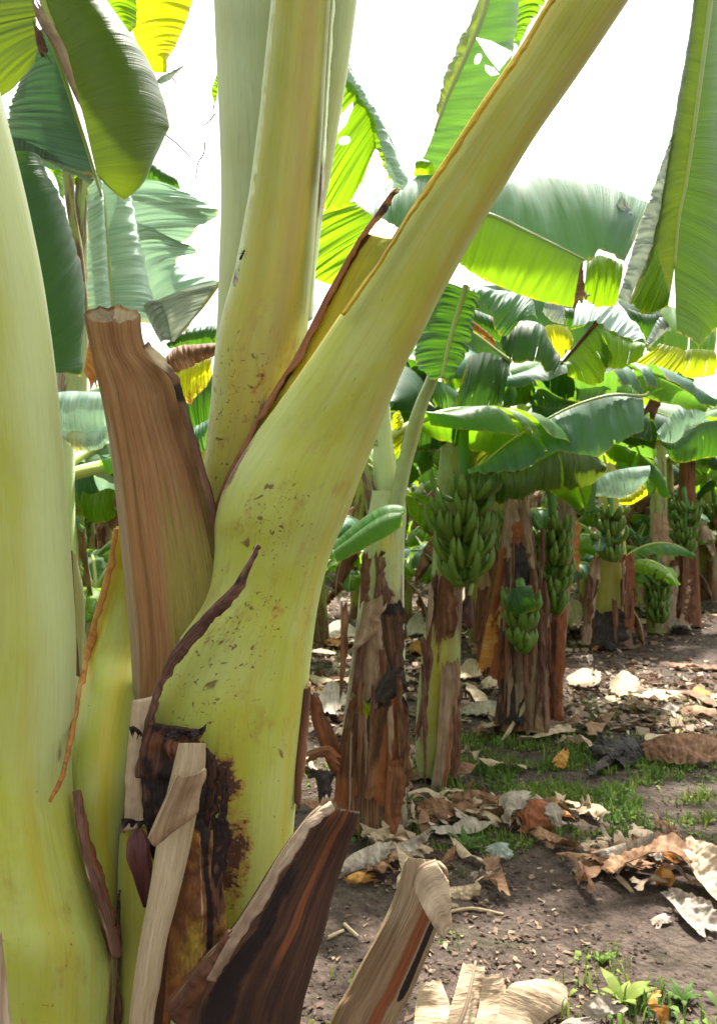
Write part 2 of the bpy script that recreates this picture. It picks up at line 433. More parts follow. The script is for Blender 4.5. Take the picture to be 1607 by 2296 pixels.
# ------------------------------------------------------------------ the near plant, in front of the camera
D0 = 1.06
b = P(490, 1120, D0)
main = thing('banana_plant', 'thick pale green banana stem close up, with cut brown stalks and one leaning right', 'banana plant', (b.x, b.y, gz(b.x, b.y)), 'banana plants of the grove')

def bump1(x, c, w): return math.exp(-((x-c)/w)**2)
# the outer sheath that becomes the leaning stalk
rows = [(285, 3440, 720, 3440, D0), (300, 2900, 680, 2900, D0), (300, 2500, 650, 2500, D0), (305, 2250, 640, 2250, D0), (308, 2050, 640, 2060, D0),
        (306, 1880, 655, 1890, D0), (316, 1720, 668, 1740, D0), (332, 1590, 684, 1590, D0), (392, 1455, 700, 1440, D0), (462, 1345, 716, 1340, D0),
        (482, 1250, 742, 1240, D0), (484, 1165, 776, 1160, D0), (510, 1080, 806, 1078, D0), (566, 985, 843, 985, D0), (628, 900, 878, 892, D0-.01),
        (690, 812, 910, 816, D0-.02), (766, 700, 950, 742, D0-.03), (848, 585, 984, 673, D0-.04), (922, 468, 1046, 560, D0-.05), (1000, 355, 1122, 432, D0-.06),
        (1080, 232, 1200, 305, D0-.07), (1165, 110, 1288, 180, D0-.08), (1232, 0, 1368, 62, D0-.09), (1305, -120, 1450, -66, D0-.10), (1400, -280, 1540, -240, D0-.11),
        (1520, -520, 1640, -490, D0-.10), (1660, -820, 1740, -800, D0-.06)]
def at_main(s, th):
    # s: 0 at the soil, about .27 at the bottom of the frame
    lft = math.cos(th) < -.3
    y = s*26
    k = max(0, -math.cos(th))
    d = {}
    d['spots'] = (1.15 if 4 < y < 12 else .5)*(.65+.5*bump1(math.cos(th), -.1, .6)) if y < 15 else .14*max(0, math.cos(th))
    if y > 13.2: d['yellow'] = sm(.93, .995, k)*.9 if math.sin(th) > -.2 else .5
    if 13 < y: d['brown'] = sm(.985, 1.0, k)*.55
    if 10.8 < y < 14.2: d['brown'] = sm(.80, .97, k)*.6*bump1(y, 12.4, 1.2); d['pale'] = .35*sm(.2, .7, k)*bump1(y, 12.3, 1.1)
    if y < 8.2: d['brown'] = max(d.get('brown', 0), .72*sm(.62, .96, k)*sm(2.5, 4.5, y))
    c = math.cos(th)
    if y > 10: d['tan'] = .26*sm(.4, .95, c)*sm(10, 14, y)  # side shading of the leaning stalk, put into its colour
    if y < 8 and math.sin(th) > 0:
        d['rot'] = max(.74*bump1(c, .08, .36)*bump1(y, 5.75, .65), .74*bump1(c, .28, .34)*bump1(y, 4.85, .75), .85*sm(-.12, -.45, c)*sm(7.0, 6.3, y), .55*bump1(c, .1, .4)*bump1(y, 4.0, .5))
    elif 7.6 < y < 9.2: d['rot'] = .45*bump1(c, -.72, .2)*bump1(y, 8.3, .5)
    if 11 < y < 14 and math.sin(th) > 0: d['rot'] = .5*sm(.75, .95, -c)*bump1(y, 12, .9)
    if 7 < y < 10.5 and math.sin(th) > 0: d['rot'] = max(d.get('rot', 0), .33*bump1(c, .35, .3)*bump1(y, 8.6, 1.0))
    return d
mb = MB()
tube(mb, rows, n=230, seg=88, ratio=lambda s: .82, at=at_main,
     rfun=lambda s, th: 1+.010*n3(th*1.5, s*9, 1)+.006*math.sin(th*7+s*3)*sm(.55, .3, s))
mb.build('leaf_sheath', 'sheath', main)

# far rim of the leaning stalk's channel, lit through, with its scorched edge
mb = MB()
O = [(478, 1172, 1.075), (512, 1075, 1.08), (560, 985, 1.085), (612, 890, 1.09), (668, 800, 1.10), (735, 668, 1.11), (795, 562, 1.11), (848, 482, 1.11), (890, 424, 1.105), (935, 372, 1.09)]
I = [(505, 1180, 1.07), (560, 1085, 1.06), (620, 1000, 1.05), (660, 930, 1.05), (725, 840, 1.05), (800, 705, 1.05), (870, 600, 1.04), (930, 500, 1.03), (965, 440, 1.02), (1000, 380, 1.01)]
def at_wing(s, t):
    k = sm(.17+.05*n3(s*30, 2.2), .05, t)
    return {'brown': k*(.95 if s > .42 else .55)+.03, 'yellow': .40*sm(.35, .6, s)*sm(.9, .6, s), 'edge': 0, 'spots': .2}
panel3(mb, as3(O[:7]+[(822, 524, 1.11)]), as3(I[:7]+[(905, 535, 1.035)]), nu=120, nv=26, bulge=-.006, crum=0.0016, ripn=22, seed=3, at=at_wing)
w_ = mb.build('stalk_rim', 'wing', main, thick=.003); w_['label'] = 'yellow lit rim of the leaning stalk with a dark scorched edge'
mb = MB()
panel3(mb, as3([(x-5, y-3, d-.004) for x, y, d in O[:9]]), as3([(x+(6 if i > 3 else 5), y+4, d-.012) for i, (x, y, d) in enumerate(O[:9])]), nu=160, nv=6, bulge=.003, crum=0.0012, ripn=24, jag=.5, seed=8, endjag=.004, at=lambda s, t: {'rot': .42*sm(.45, .6, s), 'tan': .6*sm(.93, 1, s)})
mb.build('dry_margin', 'rust', main, thick=.002)
mb = MB()
Eo = [(768, 706, .99), (850, 590, .985), (924, 472, .975), (1002, 358, .965), (1082, 235, .95), (1167, 112, .94), (1234, 0, .93), (1307, -120, .92)]
panel3(mb, as3([(x-3, y-2, d) for x, y, d in Eo]), as3([(x+min(4, 1+i), y+min(5, 1+i), d-.010) for i, (x, y, d) in enumerate(Eo)]), nu=200, nv=4, crum=0.0006, ripn=40, jag=.35, seed=18, at=lambda s, t: {'yellow': .9, 'brown': .62*sm(.75, .2, s)*sm(.6, .2, t)})
mb.build('stalk_edge', 'wing', main, thick=.003)

# the three upright stalks in the middle
def at_mid(s, th):
    c = math.cos(th)
    return {'tan': .55*bump1(c, .42, .3)+.25*bump1(c, -.2, .15), 'spots': 1.1*sm(.52, .35, s)+.2, 'rot': .42*bump1(c, .05, .3)*bump1(s, .29, .05)+.40*bump1(c, .3, .25)*bump1(s, .36, .03), 'pale': max(.8*sm(.72, .97, -c), .55*sm(.80, .97, c)), 'yellow': .10*bump1(c, .1, .35), 'brown': .5*bump1(s, .30, .05)*bump1(c, .3, .35)}  # tan bands: shading across the front stalk, put into its colour
mb = MB()
rows = [(478, 1330, 600, 1330, 1.15), (474, 1200, 560, 1200, 1.15), (470, 1140, 590, 1140, 1.15), (457, 1065, 610, 1070, 1.15), (462, 1000, 628, 1000, 1.15), (473, 900, 655, 900, 1.15), (482, 800, 676, 805, 1.15),
        (500, 700, 694, 700, 1.15), (530, 590, 702, 590, 1.15), (552, 480, 709, 480, 1.15), (567, 385, 716, 385, 1.15), (582, 270, 724, 270, 1.15), (594, 150, 731, 150, 1.15), (610, 0, 741, 0, 1.15), (620, -120, 747, -120, 1.15), (640, -420, 745, -420, 1.17), (670, -800, 750, -800, 1.2)]
tube(mb, rows, n=150, seg=64, ratio=.8, at=at_mid, rfun=lambda s, th: 1+.006*math.sin(th*5+1)+.006*n3(th*2, s*8, 5))
st = mb.build('leaf_stalk', 'stem', main); st['label'] = 'front stalk of the upright bundle, with rusty scars low down'
mb = MB()
panel3(mb, as3([(522, 640, 1.075), (532, 590, 1.082), (552, 480, 1.09), (567, 385, 1.10), (582, 270, 1.105), (594, 150, 1.11), (610, 0, 1.11), (622, -120, 1.11)]),
       as3([(528, 642, 1.068), (539, 592, 1.07), (559, 482, 1.08), (574, 387, 1.085), (589, 272, 1.09), (601, 152, 1.092), (617, 0, 1.095), (629, -120, 1.095)]),
       nu=120, nv=4, bulge=.002, crum=0.0006, ripn=40, jag=.3, seed=4, at=lambda s, t: {'pale': 1.0, 'brown': .5*sm(.30, .1, s)})
mb.build('stalk_edge', 'stem_pale', main, thick=.002)
mb = MB()
rows = [(470, 1150, 560, 1150, 1.19), (460, 1050, 580, 1050, 1.20), (468, 960, 610, 960, 1.20), (476, 860, 640, 860, 1.21), (486, 740, 650, 740, 1.22), (491, 600, 655, 600, 1.22), (496, 430, 655, 430, 1.23), (491, 260, 655, 260, 1.23), (484, 100, 655, 100, 1.24), (480, 0, 660, 0, 1.24), (474, -140, 650, -140, 1.25), (450, -420, 600, -420, 1.27), (430, -800, 540, -800, 1.3)]
tube(mb, rows, n=110, seg=56, ratio=.55, at=lambda s, th: {'pale': .5*sm(.2, 1, -math.cos(th))+.15, 'spots': .05}, rfun=lambda s, th: 1+.008*n3(th*2, s*6, 9))
st = mb.build('leaf_stalk', 'stem_pale', main); st['label'] = 'flat pale stalk at the back left of the upright bundle'
mb = MB()
rows = [(560, 1000, 660, 1000, 1.20), (600, 850, 676, 850, 1.20), (630, 720, 692, 720, 1.20), (640, 640, 699, 640, 1.20), (650, 550, 712, 550, 1.20), (660, 460, 728, 460, 1.20), (670, 390, 742, 390, 1.20), (680, 260, 763, 260, 1.20), (690, 150, 781, 150, 1.20), (700, 0, 801, 0, 1.20), (712, -140, 815, -140, 1.20), (740, -420, 840, -420, 1.2), (790, -800, 860, -800, 1.2)]
tube(mb, rows, n=110, seg=56, ratio=.8, at=lambda s, th: {'pale': .5*sm(.4, 1, math.cos(th)), 'spots': .1, 'brown': .62*bump1(s, .50, .10)*bump1(math.cos(th), .48, .13)})
st = mb.build('leaf_stalk', 'stem_pale', main); st['label'] = 'narrow stalk at the back right of the upright bundle'
mb = MB()
panel3(mb, as3([(692, 720, 1.10), (702, 600, 1.11), (714, 470, 1.12), (720, 385, 1.12), (728, 270, 1.125), (735, 150, 1.13), (745, 0, 1.13), (752, -120, 1.13)]),
       as3([(700, 715, 1.12), (708, 600, 1.13), (721, 470, 1.13), (726, 385, 1.14), (733, 270, 1.14), (740, 150, 1.14), (750, 0, 1.14), (757, -120, 1.14)]), nu=90, nv=4, crum=0.0008, ripn=30, jag=.3, seed=14, at=lambda s, t: {'pale': .7, 'brown': .75*bump1(s, .36, .16)})
mb.build('stalk_edge', 'stem_pale', main, thick=.002)

# cut brown stalk
rows = [(300, 1900, 460, 1900, 1.11), (300, 1720, 470, 1740, 1.11), (301, 1600, 480, 1600, 1.10), (294, 1450, 508, 1460, 1.10), (287, 1360, 506, 1370, 1.095), (276, 1250, 496, 1270, 1.09), (262, 1120, 472, 1150, 1.085), (252, 1030, 450, 1060, 1.08),
        (242, 960, 424, 985, 1.075), (231, 900, 405, 920, 1.07), (222, 860, 396, 872, 1.07), (213, 826, 378, 838, 1.068), (206, 790, 338, 800, 1.065), (200, 762, 322, 765, 1.062), (194, 730, 317, 735, 1.06), (188, 702, 316, 708, 1.06)]
def stub_r(s, th):
    c = math.cos(th); g = sm(-.1, .25, math.sin(th))
    k = 1-.16*g*bump1(c, -.52, .06)-.07*g*bump1(c, -.10, .05)+.04*g*bump1(c, -.32, .10)-.10*g*sm(-.05, .15, c)*sm(.9, .5, c)
    k -= .05*g*bump1(c, .3, .10)*sm(.72, .95, s)
    return k+.006*math.sin(th*19+3*n3(s*4, th))+.016*n3(th*4, s*5, 2)
def stub_a(s, th):
    c = math.cos(th)
    return {'green': (.80*sm(.60, .22, s)*sm(-.30, .15, c)+.10)*(1 if s < .7 else .2), 'tan': .62*sm(-.60, -.80, c)*sm(1, .4, s)+.35*bump1(c, .95, .1)*sm(.7, .9, s), 'rust': .55*bump1(c, .05, .4)*sm(.45, .8, s), 'rot': .42*bump1(c, -.52, .04)*sm(.3, .6, s)+.55*bump1(c, .16, .05)*bump1(s, .2, .10)+.35*bump1(s, .985, .02)*sm(0, .4, c)}
mb = MB()
tube(mb, rows, n=170, seg=110, ratio=lambda s: lerp(.50, .36, sm(.6, 1, s)), at=stub_a, rfun=stub_r, caps=(False, True), axs=lambda s, th: -.0105*math.sin(th)*sm(.86, 1, s)+.004*n3(math.cos(th)*3, 1.7, math.sin(th)*3)*sm(.9, 1, s)+.0016*n3(th*9, 3.3)*sm(.95, 1, s))
mb.build('cut_stalk', 'stub', main)['label'] = 'tall brown cut stalk, fibrous at its sawn top'
mb = MB()   # torn dark margin on its right side
panel3(mb, as3([(322, 775, 1.02), (350, 815, 1.02), (385, 850, 1.02), (400, 900, 1.02), (425, 985, 1.03), (448, 1060, 1.035), (470, 1155, 1.04), (488, 1250, 1.05), (502, 1330, 1.05)]),
       as3([(330, 770, 1.05), (366, 812, 1.05), (400, 850, 1.05), (409, 905, 1.05), (434, 985, 1.06), (457, 1060, 1.06), (481, 1150, 1.06), (500, 1250, 1.07), (516, 1330, 1.07)]), nu=130, nv=6, crum=0.0016, ripn=18, jag=.6, seed=5, bulge=.004, at=lambda s, t: {'tan': .8*bump1(s, .1, .12), 'rot': .55*bump1(s, .33, .1)})
mb.build('dry_margin', 'margin', main, thick=.003)

# peeling dark margin of the outer sheath, sweeping across the foot of the cut stalk
mb = MB()
a = [(577, 1220, .945), (548, 1275, .94), (520, 1318, .935), (475, 1362, .95), (425, 1415, .96), (382, 1475, .97), (352, 1545, .975), (335, 1610, .98), (320, 1680, .985), (312, 1740, .985)]
b_ = [(576, 1232, .955), (565, 1285, .94), (548, 1330, .93), (508, 1392, .93), (452, 1450, .94), (405, 1500, .945), (372, 1565, .955), (352, 1625, .96), (338, 1690, .965), (328, 1745, .965)]
panel3(mb, as3(a), [p.lerp(q_, .62) for p, q_ in zip(as3(a), as3(b_))], nu=150, nv=14, bulge=.005, crum=0.0032, ripn=9, jag=.28, jf=.03, seed=12, at=lambda s, t: {'rot': .38+.2*n3(s*14, t*3), 'tan': .75*sm(.12, .0, t)+.25*sm(.85, 1, t)})
mb.build('dry_margin', 'margin', main, thick=.003)['label'] = 'dark torn margin peeling across the foot of the cut stalk'

# grey, tan and green tissue left of the front, under the cut stalk
mb = MB(); panel(mb, [(300, 1570), (297, 1640), (295, 1720), (288, 1800), (280, 1860)], [(352, 1560), (330, 1640), (318, 1710), (322, 1790), (330, 1850)], 1.0, .985, nu=40, nv=12, bulge=.012, crum=0.0024, jag=.12, seed=2, at=lambda s, t: {'green': .1, 'tan': .7, 'rot': .75*bump1(s, .32, .07)+.7*bump1(s, .97, .08)})
mb.build('dry_sheath', 'bark_pale', main, thick=.003)
mb = MB(); panel(mb, [(268, 1850), (262, 1960), (262, 2100), (262, 2300), (262, 2420)], [(345, 1830), (350, 1960), (345, 2100), (330, 2300), (330, 2420)], 1.02, 1.0, nu=50, nv=14, bulge=.014, seed=6, at=lambda s, t: {'spots': .4, 'yellow': .25*t, 'brown': .75*sm(.2, .02, t)+.7*sm(.08, 0, s)})
mb.build('inner_sheath', 'sheath', main)
# rotten pocket
mb = MB(); panel(mb, [(335, 1620), (318, 1680), (314, 1740), (325, 1800), (330, 1860), (345, 1930)], [(455, 1640), (450, 1690), (440, 1760), (430, 1820), (425, 1880), (420, 1940)], .955, .945, nu=50, nv=30, bulge=-.004, crum=0.0080, ripn=9, jag=.12, seed=9, at=lambda s, t: {'rot': .62-.35*bump1(s, .15, .18)+.25*n3(s*8, t*6), 'rust': .5*bump1(s, .15, .2)})
mb.build('rotten_tissue', 'stub_dark', main, thick=.004)
for a, b_, d_, sd_ in (([(366, 1648), (385, 1640), (405, 1634), (428, 1640), (448, 1634), (464, 1622)], [(370, 1658), (388, 1656), (408, 1652), (428, 1656), (446, 1652), (462, 1646)], .925, 21), ([(270, 1838), (290, 1834), (312, 1840), (336, 1836)], [(274, 1852), (292, 1850), (314, 1854), (334, 1850)], .955, 27), ([(290, 1630), (300, 1628), (312, 1634), (320, 1645)], [(294, 1655), (302, 1650), (312, 1655), (318, 1662)], .96, 28)):
    mb = MB(); panel(mb, a, b_, d_, nu=70, nv=8, crum=.006, cf=110, jag=.9, seed=sd_, at=lambda s, t: {'rot': .7})
    mb.build('rotten_fringe', 'black', main)
# young purple bud
mb = MB(); tube(mb, [(300, 1860, 318, 1858, .95), (287, 1885, 336, 1880, .945), (284, 1920, 340, 1915, .94), (296, 1960, 342, 1955, .94), (310, 2000, 338, 1998, .945), (322, 2035, 330, 2035, .95)], n=30, seg=24, ratio=.8, at=lambda s, th: {'tan': .3*sm(.85, 1, s), 'rot': .3, 'rust': .4*sm(.5, .1, s)}, rfun=lambda s, th: 1+.13*n3(math.cos(th)*2.5, s*5, math.sin(th)*2.5)-.10*bump1(math.sin(th+s*2), .3, .25), caps=(True, True))
mb.build('side_bud', 'bud', main)['label'] = 'small purple side bud beside the straw strip'
# brown, orange stained sheath low in front
mb = MB(); panel(mb, [(420, 1680), (405, 1790), (400, 1900), (385, 2040), (375, 2200), (365, 2320), (360, 2430)], [(468, 1690), (474, 1800), (480, 1900), (500, 2010), (500, 2120), (470, 2260), (450, 2430)], .935, .945, nu=100, nv=34, bulge=.016, crum=0.0048, ripn=8, jag=.05, seed=15,
      at=lambda s, t: {'rot': .85*sm(.40, .15, s)*sm(.05, .3, t)+.62*bump1(t, .70, .07)*sm(.95, .5, s)+.3*bump1(t, .8, .12), 'green': .62*bump1(s, .60, .13)*bump1(t, .42, .3), 'rust': .62*sm(.5, .75, s)*sm(.9, .5, t), 'tan': .55*bump1(t, .58, .025)*sm(.2, .3, s)})
mb.build('dry_sheath', 'stub_orange', main, thick=.004)
for a, b_, d_, sd_ in (([(456, 1676), (462, 1740), (462, 1800), (458, 1850)], [(482, 1690), (494, 1745), (490, 1810), (482, 1862)], .925, 33), ([(500, 1735), (496, 1790), (488, 1840)], [(512, 1720), (514, 1780), (500, 1845)], .915, 35), ([(478, 1838), (478, 1900), (474, 1960), (486, 2060)], [(510, 1836), (520, 1880), (506, 1950), (490, 2070)], .92, 34)):
    mb = MB(); panel(mb, a, b_, d_, nu=150, nv=30, crum=.0008, cf=90, jag=.38, seed=sd_, endjag=.004, jf=.012, at=lambda s, t: {'rot': .55+.3*n3(s*9, t*4, 2), 'rust': .35*sm(.4, .9, t)})
    mb.build('rotten_tissue', 'stub_dark', main, thick=.002)
# straw strip and its folded flap
rows = [(277, 2500, 335, 2500, .90), (290, 2296, 345, 2296, .90), (300, 2200, 360, 2205, .90), (316, 2100, 376, 2105, .90), (335, 2000, 402, 2005, .90), (352, 1890, 428, 1895, .90), (368, 1810, 444, 1812, .90), (386, 1730, 458, 1732, .90), (396, 1690, 462, 1690, .90), (401, 1666, 461, 1666, .90)]
mb = MB(); tube(mb, rows, n=90, seg=40, ratio=.34, rfun=lambda s, th: 1+.03*n3(th*2, s*7)+.015*math.sin(th*9), at=lambda s, th: {'rust': .5*sm(.7, 1, math.cos(th))*sm(.75, .4, s)}, caps=(True, True))
mb.build('straw_strip', 'straw', main)['label'] = 'pale straw coloured strip of dead stalk'
mb = MB(); panel(mb, [(394, 1738), (372, 1790), (352, 1835), (334, 1878)], [(462, 1722), (450, 1780), (432, 1830), (352, 1884)], .872, .878, nu=40, nv=16, bulge=.010, crum=0.0016, jag=.08, seed=7, at=lambda s, t: {'tan': .6*sm(.2, 0, t)})
mb.build('folded_flap', 'stub_tan', main, thick=.003)
# strip on the right flank
mb = MB(); panel(mb, [(681, 1545), (672, 1620), (664, 1700), (660, 1800)], [(692, 1530), (690, 1620), (680, 1720), (668, 1815)], 1.04, 1.05, nu=40, nv=6, bulge=.004, jag=.25, seed=16)
mb.build('dry_strip', 'bark', main, thick=.003)

# two cut stalks leaning out at the bottom
rows = [(330, 2560, 650, 2560, .93), (380, 2296, 672, 2296, .93), (440, 2165, 700, 2180, .93), (515, 2085, 728, 2085, .93), (560, 2020, 745, 2010, .93), (612, 1935, 768, 1940, .93), (655, 1872, 786, 1885, .925), (690, 1826, 800, 1848, .92), (716, 1806, 806, 1820, .918)]
def dk_r(s, th):
    c = math.cos(th); g = sm(0, .3, math.sin(th))
    return 1-.07*g*bump1(c, .22, .06)-.06*g*bump1(c, .58, .07)+.04*g*bump1(c, -.86, .06)+.02*n3(th*4, s*5, 7)+.008*math.sin(th*23+s*3)
def dk_a(s, th):
    c = math.cos(th)
    return {'tan': .85*bump1(c, -.88, .10)+.5*bump1(s, .99, .03), 'rot': .66*bump1(c, -.30, .40)*sm(.98, .5, s)+.3*bump1(c, .75, .1), 'rust': .75*bump1(c, .38, .12)*sm(.1, .35, s)+.6*bump1(c, -.1, .3)*sm(.55, .9, s)}
mb = MB(); tube(mb, rows, n=130, seg=110, ratio=.55, at=dk_a, rfun=dk_r, caps=(False, True))
mb.build('cut_stalk', 'stub_dark', main)['label'] = 'dark rotten cut stalk leaning right'
mb = MB(); panel(mb, [(470, 2195, .86), (500, 2140, .855), (540, 2075, .86), (590, 1995, .865), (640, 1915, .87), (690, 1848, .88), (742, 1800, .89)], [(484, 2200, .85), (520, 2140, .845), (562, 2075, .85), (612, 1995, .855), (662, 1915, .86), (706, 1852, .87), (748, 1812, .885)], nu=90, nv=8, bulge=.006, crum=0.0024, ripn=20, jag=.3, seed=23, at=lambda s, t: {'tan': .35+.5*sm(.4, .0, t)})
mb.build('dry_margin', 'bark_pale', main, thick=.003)
mb = MB(); panel(mb, [(380, 2240, .88), (430, 2180, .875), (480, 2130, .87), (520, 2085, .87)], [(400, 2300, .875), (455, 2215, .865), (500, 2160, .86), (528, 2105, .86)], nu=60, nv=10, bulge=.008, crum=0.0040, ripn=14, jag=.4, seed=29, at=lambda s, t: {'tan': .4*bump1(t, .2, .2), 'rust': .4})
mb.build('dry_margin', 'bark', main, thick=.003)
rows = [(640, 2560, 790, 2560, .97), (738, 2296, 888, 2296, .97), (775, 2225, 918, 2235, .97), (815, 2150, 950, 2160, .97), (850, 2085, 975, 2095, .97), (878, 2025, 996, 2040, .97), (898, 1965, 1003, 1985, .965), (905, 1935, 1002, 1950, .962), (912, 1922, 985, 1930, .96)]
def s2_r(s, th):
    c = math.cos(th); g = sm(0, .3, math.sin(th))
    return 1-.10*g*bump1(c, .05, .06)-.05*g*bump1(c, .60, .10)+.05*g*bump1(c, -.3, .25)+.02*n3(th*3, s*5, 3)+.006*math.sin(th*21)
def s2_a(s, th):
    c = math.cos(th)
    return {'tan': .62*sm(.2, -.3, c)*sm(0, .8, s)+.75*sm(.80, .95, s), 'rust': 1.0*bump1(c, .33, .24)*sm(.86, .78, s), 'rot': .95*bump1(c, .72, .13)*sm(.80, .72, s)*sm(.12, .3, s)}
mb = MB(); tube(mb, rows, n=120, seg=100, ratio=.6, at=s2_a, rfun=s2_r, caps=(False, True))
mb.build('cut_stalk', 'stub_tan', main)['label'] = 'tan and rusty cut stalk with a torn top'
mb = MB(); panel(mb, [(925, 1985, .905), (930, 1960, .905), (945, 1938, .905), (975, 1928, .91)], [(975, 2085, .89), (992, 2090, .89), (1004, 2060, .895), (1005, 1975, .90)], nu=40, nv=20, bulge=.004, crum=0.0024, ripn=7, jag=.2, seed=31, at=lambda s, t: {'tan': .55, 'rust': .3*t})
mb.build('folded_flap', 'bark_pale', main, thick=.003)
# leaf blade that the leaning stalk carries, above the frame
def free_blade(parent, S, E, wdt, sag, mat='leaf', seed=1):
    A = [S.lerp(E, t)+Vector((0, 0, sag*4*t*(1-t))) for t in (0, .2, .4, .6, .8, 1)]
    side = (E-S).cross(Vector((0, 0, 1))).normalized()
    mb = MB()
    for sg in (-1, 1):
        B = [p+side*sg*wdt*k-Vector((0, 0, wdt*.35*k)) for p, k in zip(A, (.25, .8, 1, .95, .7, .1))]
        panel3(mb, A, B, nu=50, nv=12, bulge=.03, rip=.012, ripn=14, jag=.05, seed=seed+sg, ends=(0, 1))
    l = mb.build('leaf', mat, parent); m = MB(); wire(m, A, .016, .005); m.build('midrib', 'midrib', l)
free_blade(main, P(1700, -810, 1.0), P(1700, -810, 1.0)+Vector((1.25, .9, .35)), .30, .18)
free_blade(main, P(710, -790, 1.2), P(710, -790, 1.2)+Vector((-.1, 1.3, .9)), .30, .2, seed=5)
free_blade(main, P(485, -790, 1.3), P(485, -790, 1.3)+Vector((-1.1, .7, .7)), .30, .2, seed=9)
free_blade(main, P(825, -790, 1.2), P(825, -790, 1.2)+Vector((.3, -.7, 1.2)), .30, .2, seed=13)

# ------------------------------------------------------------------ the near stem at the left edge
b = P(20, 1120, .97)
lft = thing('banana_plant', 'smooth pale green banana stem rising along the left edge in front', 'banana plant', (b.x, b.y, gz(b.x, b.y)), 'banana plants of the grove')
rows = [(-230, 3620, 240, 3620, .97), (-225, 2900, 250, 2900, .97), (-215, 2450, 252, 2450, .97), (-210, 2296, 250, 2296, .97), (-205, 2160, 257, 2140, .97), (-195, 2050, 230, 2050, .97), (-180, 1900, 188, 1900, .97), (-160, 1780, 160, 1780, .97), (-140, 1680, 156, 1690, .97), (-125, 1560, 164, 1570, .97),
        (-118, 1440, 166, 1440, .97), (-116, 1300, 158, 1300, .97), (-120, 1100, 143, 1090, .97), (-132, 950, 131, 940, .97), (-145, 820, 118, 820, .97), (-165, 640, 93, 640, .97), (-185, 480, 62, 480, .97), (-215, 340, 29, 340, .97), (-245, 230, 0, 230, .97), (-290, 80, -40, 70, .97), (-390, -200, -160, -220, .97), (-520, -520, -330, -560, .98), (-700, -850, -560, -900, 1.0)]
def at_l(s, th):
    c = math.cos(th); y = s*22
    return {'pale': .75*sm(.35, .95, c)*sm(6, 9, y), 'yellow': .10*bump1(c, .0, .3)+.25*bump1(c, -.25, .2)*bump1(y, 4.5, 1.5), 'spots': .75*sm(8, 4, y)+.10, 'brown': .60*bump1(c, -.10, .09)*bump1(y, 4.6, .7)+.5*bump1(y, 2.6, .6)*bump1(c, .5, .3)+.55*sm(.90, 1, c)*sm(6, 4.5, y)+.45*bump1(y, 8.0, .6)*sm(.80, .95, c)}
mb = MB(); tube(mb, rows, n=200, seg=76, ratio=.85, at=at_l, rfun=lambda s, th: 1+.007*n3(th*1.5, s*8, 3)+.004*math.sin(th*6+2))
mb.build('pseudostem', 'sheath', lft)
free_blade(lft, P(-630, -880, 1.0), P(-630, -880, 1.0)+Vector((-1.1, .2, .5)), .28, .2, seed=21)
# sheath behind it with an orange margin
a = [(263, 1180, 1.15), (243, 1285, 1.15), (216, 1385, 1.14), (193, 1475, 1.12), (176, 1565, 1.08), (160, 1660, 1.04), (148, 1760, 1.01), (150, 1900, 1.01), (180, 2050, 1.01), (220, 2200, 1.01), (230, 2350, 1.01)]
b_ = [(320, 1170, 1.18), (330, 1285, 1.18), (330, 1400, 1.17), (320, 1500, 1.14), (305, 1600, 1.08), (292, 1700, 1.04), (280, 1800, 1.03), (270, 1900, 1.03), (262, 2000, 1.03), (258, 2120, 1.03), (260, 2350, 1.03)]
mb = MB(); panel3(mb, as3(a), as3(b_), nu=120, nv=24, bulge=.022, seed=4, at=lambda s, t: {'yellow': .95*sm(.22, .1, t)*sm(.5, .3, s)+.35*bump1(t, .62, .2)*bump1(s, .5, .3), 'brown': .66*sm(.07, .02, t)*sm(.2, .35, s)+.45*sm(.05, .0, t), 'spots': .4, 'pale': .5*sm(.75, 1, t), 'edge': 0})
mb.build('leaf_sheath', 'sheath', lft, thick=.004)
mb = MB(); panel3(mb, as3([(258, 1184, 1.14), (238, 1285, 1.14), (211, 1385, 1.13), (188, 1475, 1.11), (171, 1565, 1.02), (156, 1650, .95), (139, 1730, .922), (112, 1795, .908)]), as3([(266, 1186, 1.135), (250, 1290, 1.135), (223, 1390, 1.125), (200, 1480, 1.105), (180, 1570, 1.015), (165, 1655, .948), (147, 1735, .920), (115, 1800, .905)]), nu=150, nv=6, crum=0.0016, ripn=50, jag=.35, bulge=.002, seed=41, at=lambda s, t: {'tan': .2, 'rust': .5*sm(.4, .7, s)})
mb.build('dry_margin', 'dead_orange', lft, thick=.002)
mb = MB(); panel3(mb, as3([(163, 1775, .955), (172, 1850, .945), (188, 1930, .935), (212, 2010, .925), (236, 2080, .925), (254, 2150, .93)]), as3([(166, 1778, .965), (193, 1850, .96), (216, 1925, .96), (238, 2000, .96), (252, 2075, .96), (262, 2150, .96)]), nu=90, nv=10, bulge=.006, crum=0.0024, ripn=16, jag=.2, seed=43, at=lambda s, t: {'rust': .6*bump1(t, .5, .3), 'tan': .4*sm(.15, 0, t)})
mb.build('dry_margin', 'margin', lft, thick=.003)
mb = MB(); panel3(mb, as3([(150, 1225, 1.07), (154, 1320, 1.07), (160, 1420, 1.07), (166, 1510, 1.07)]), as3([(172, 1260, 1.08), (188, 1340, 1.08), (188, 1430, 1.08), (180, 1530, 1.08)]), nu=60, nv=10, bulge=.006, seed=45, at=lambda s, t: {'brown': .75*bump1(t, .25, .15)+.3*sm(.5, 1, s), 'spots': .6})
mb.build('leaf_stalk', 'stem_pale', lft, thick=.003)
mb = MB(); panel(mb, [(-14, 2090), (-8, 2150), (-4, 2230), (0, 2320), (0, 2420)], [(2, 2090), (8, 2150), (18, 2230), (28, 2320), (34, 2420)], .82, nu=40, nv=8, bulge=.006, jag=.15, seed=47, at=lambda s, t: {'tan': .5})
mb.build('dry_strip', 'bark_pale', lft, thick=.003)
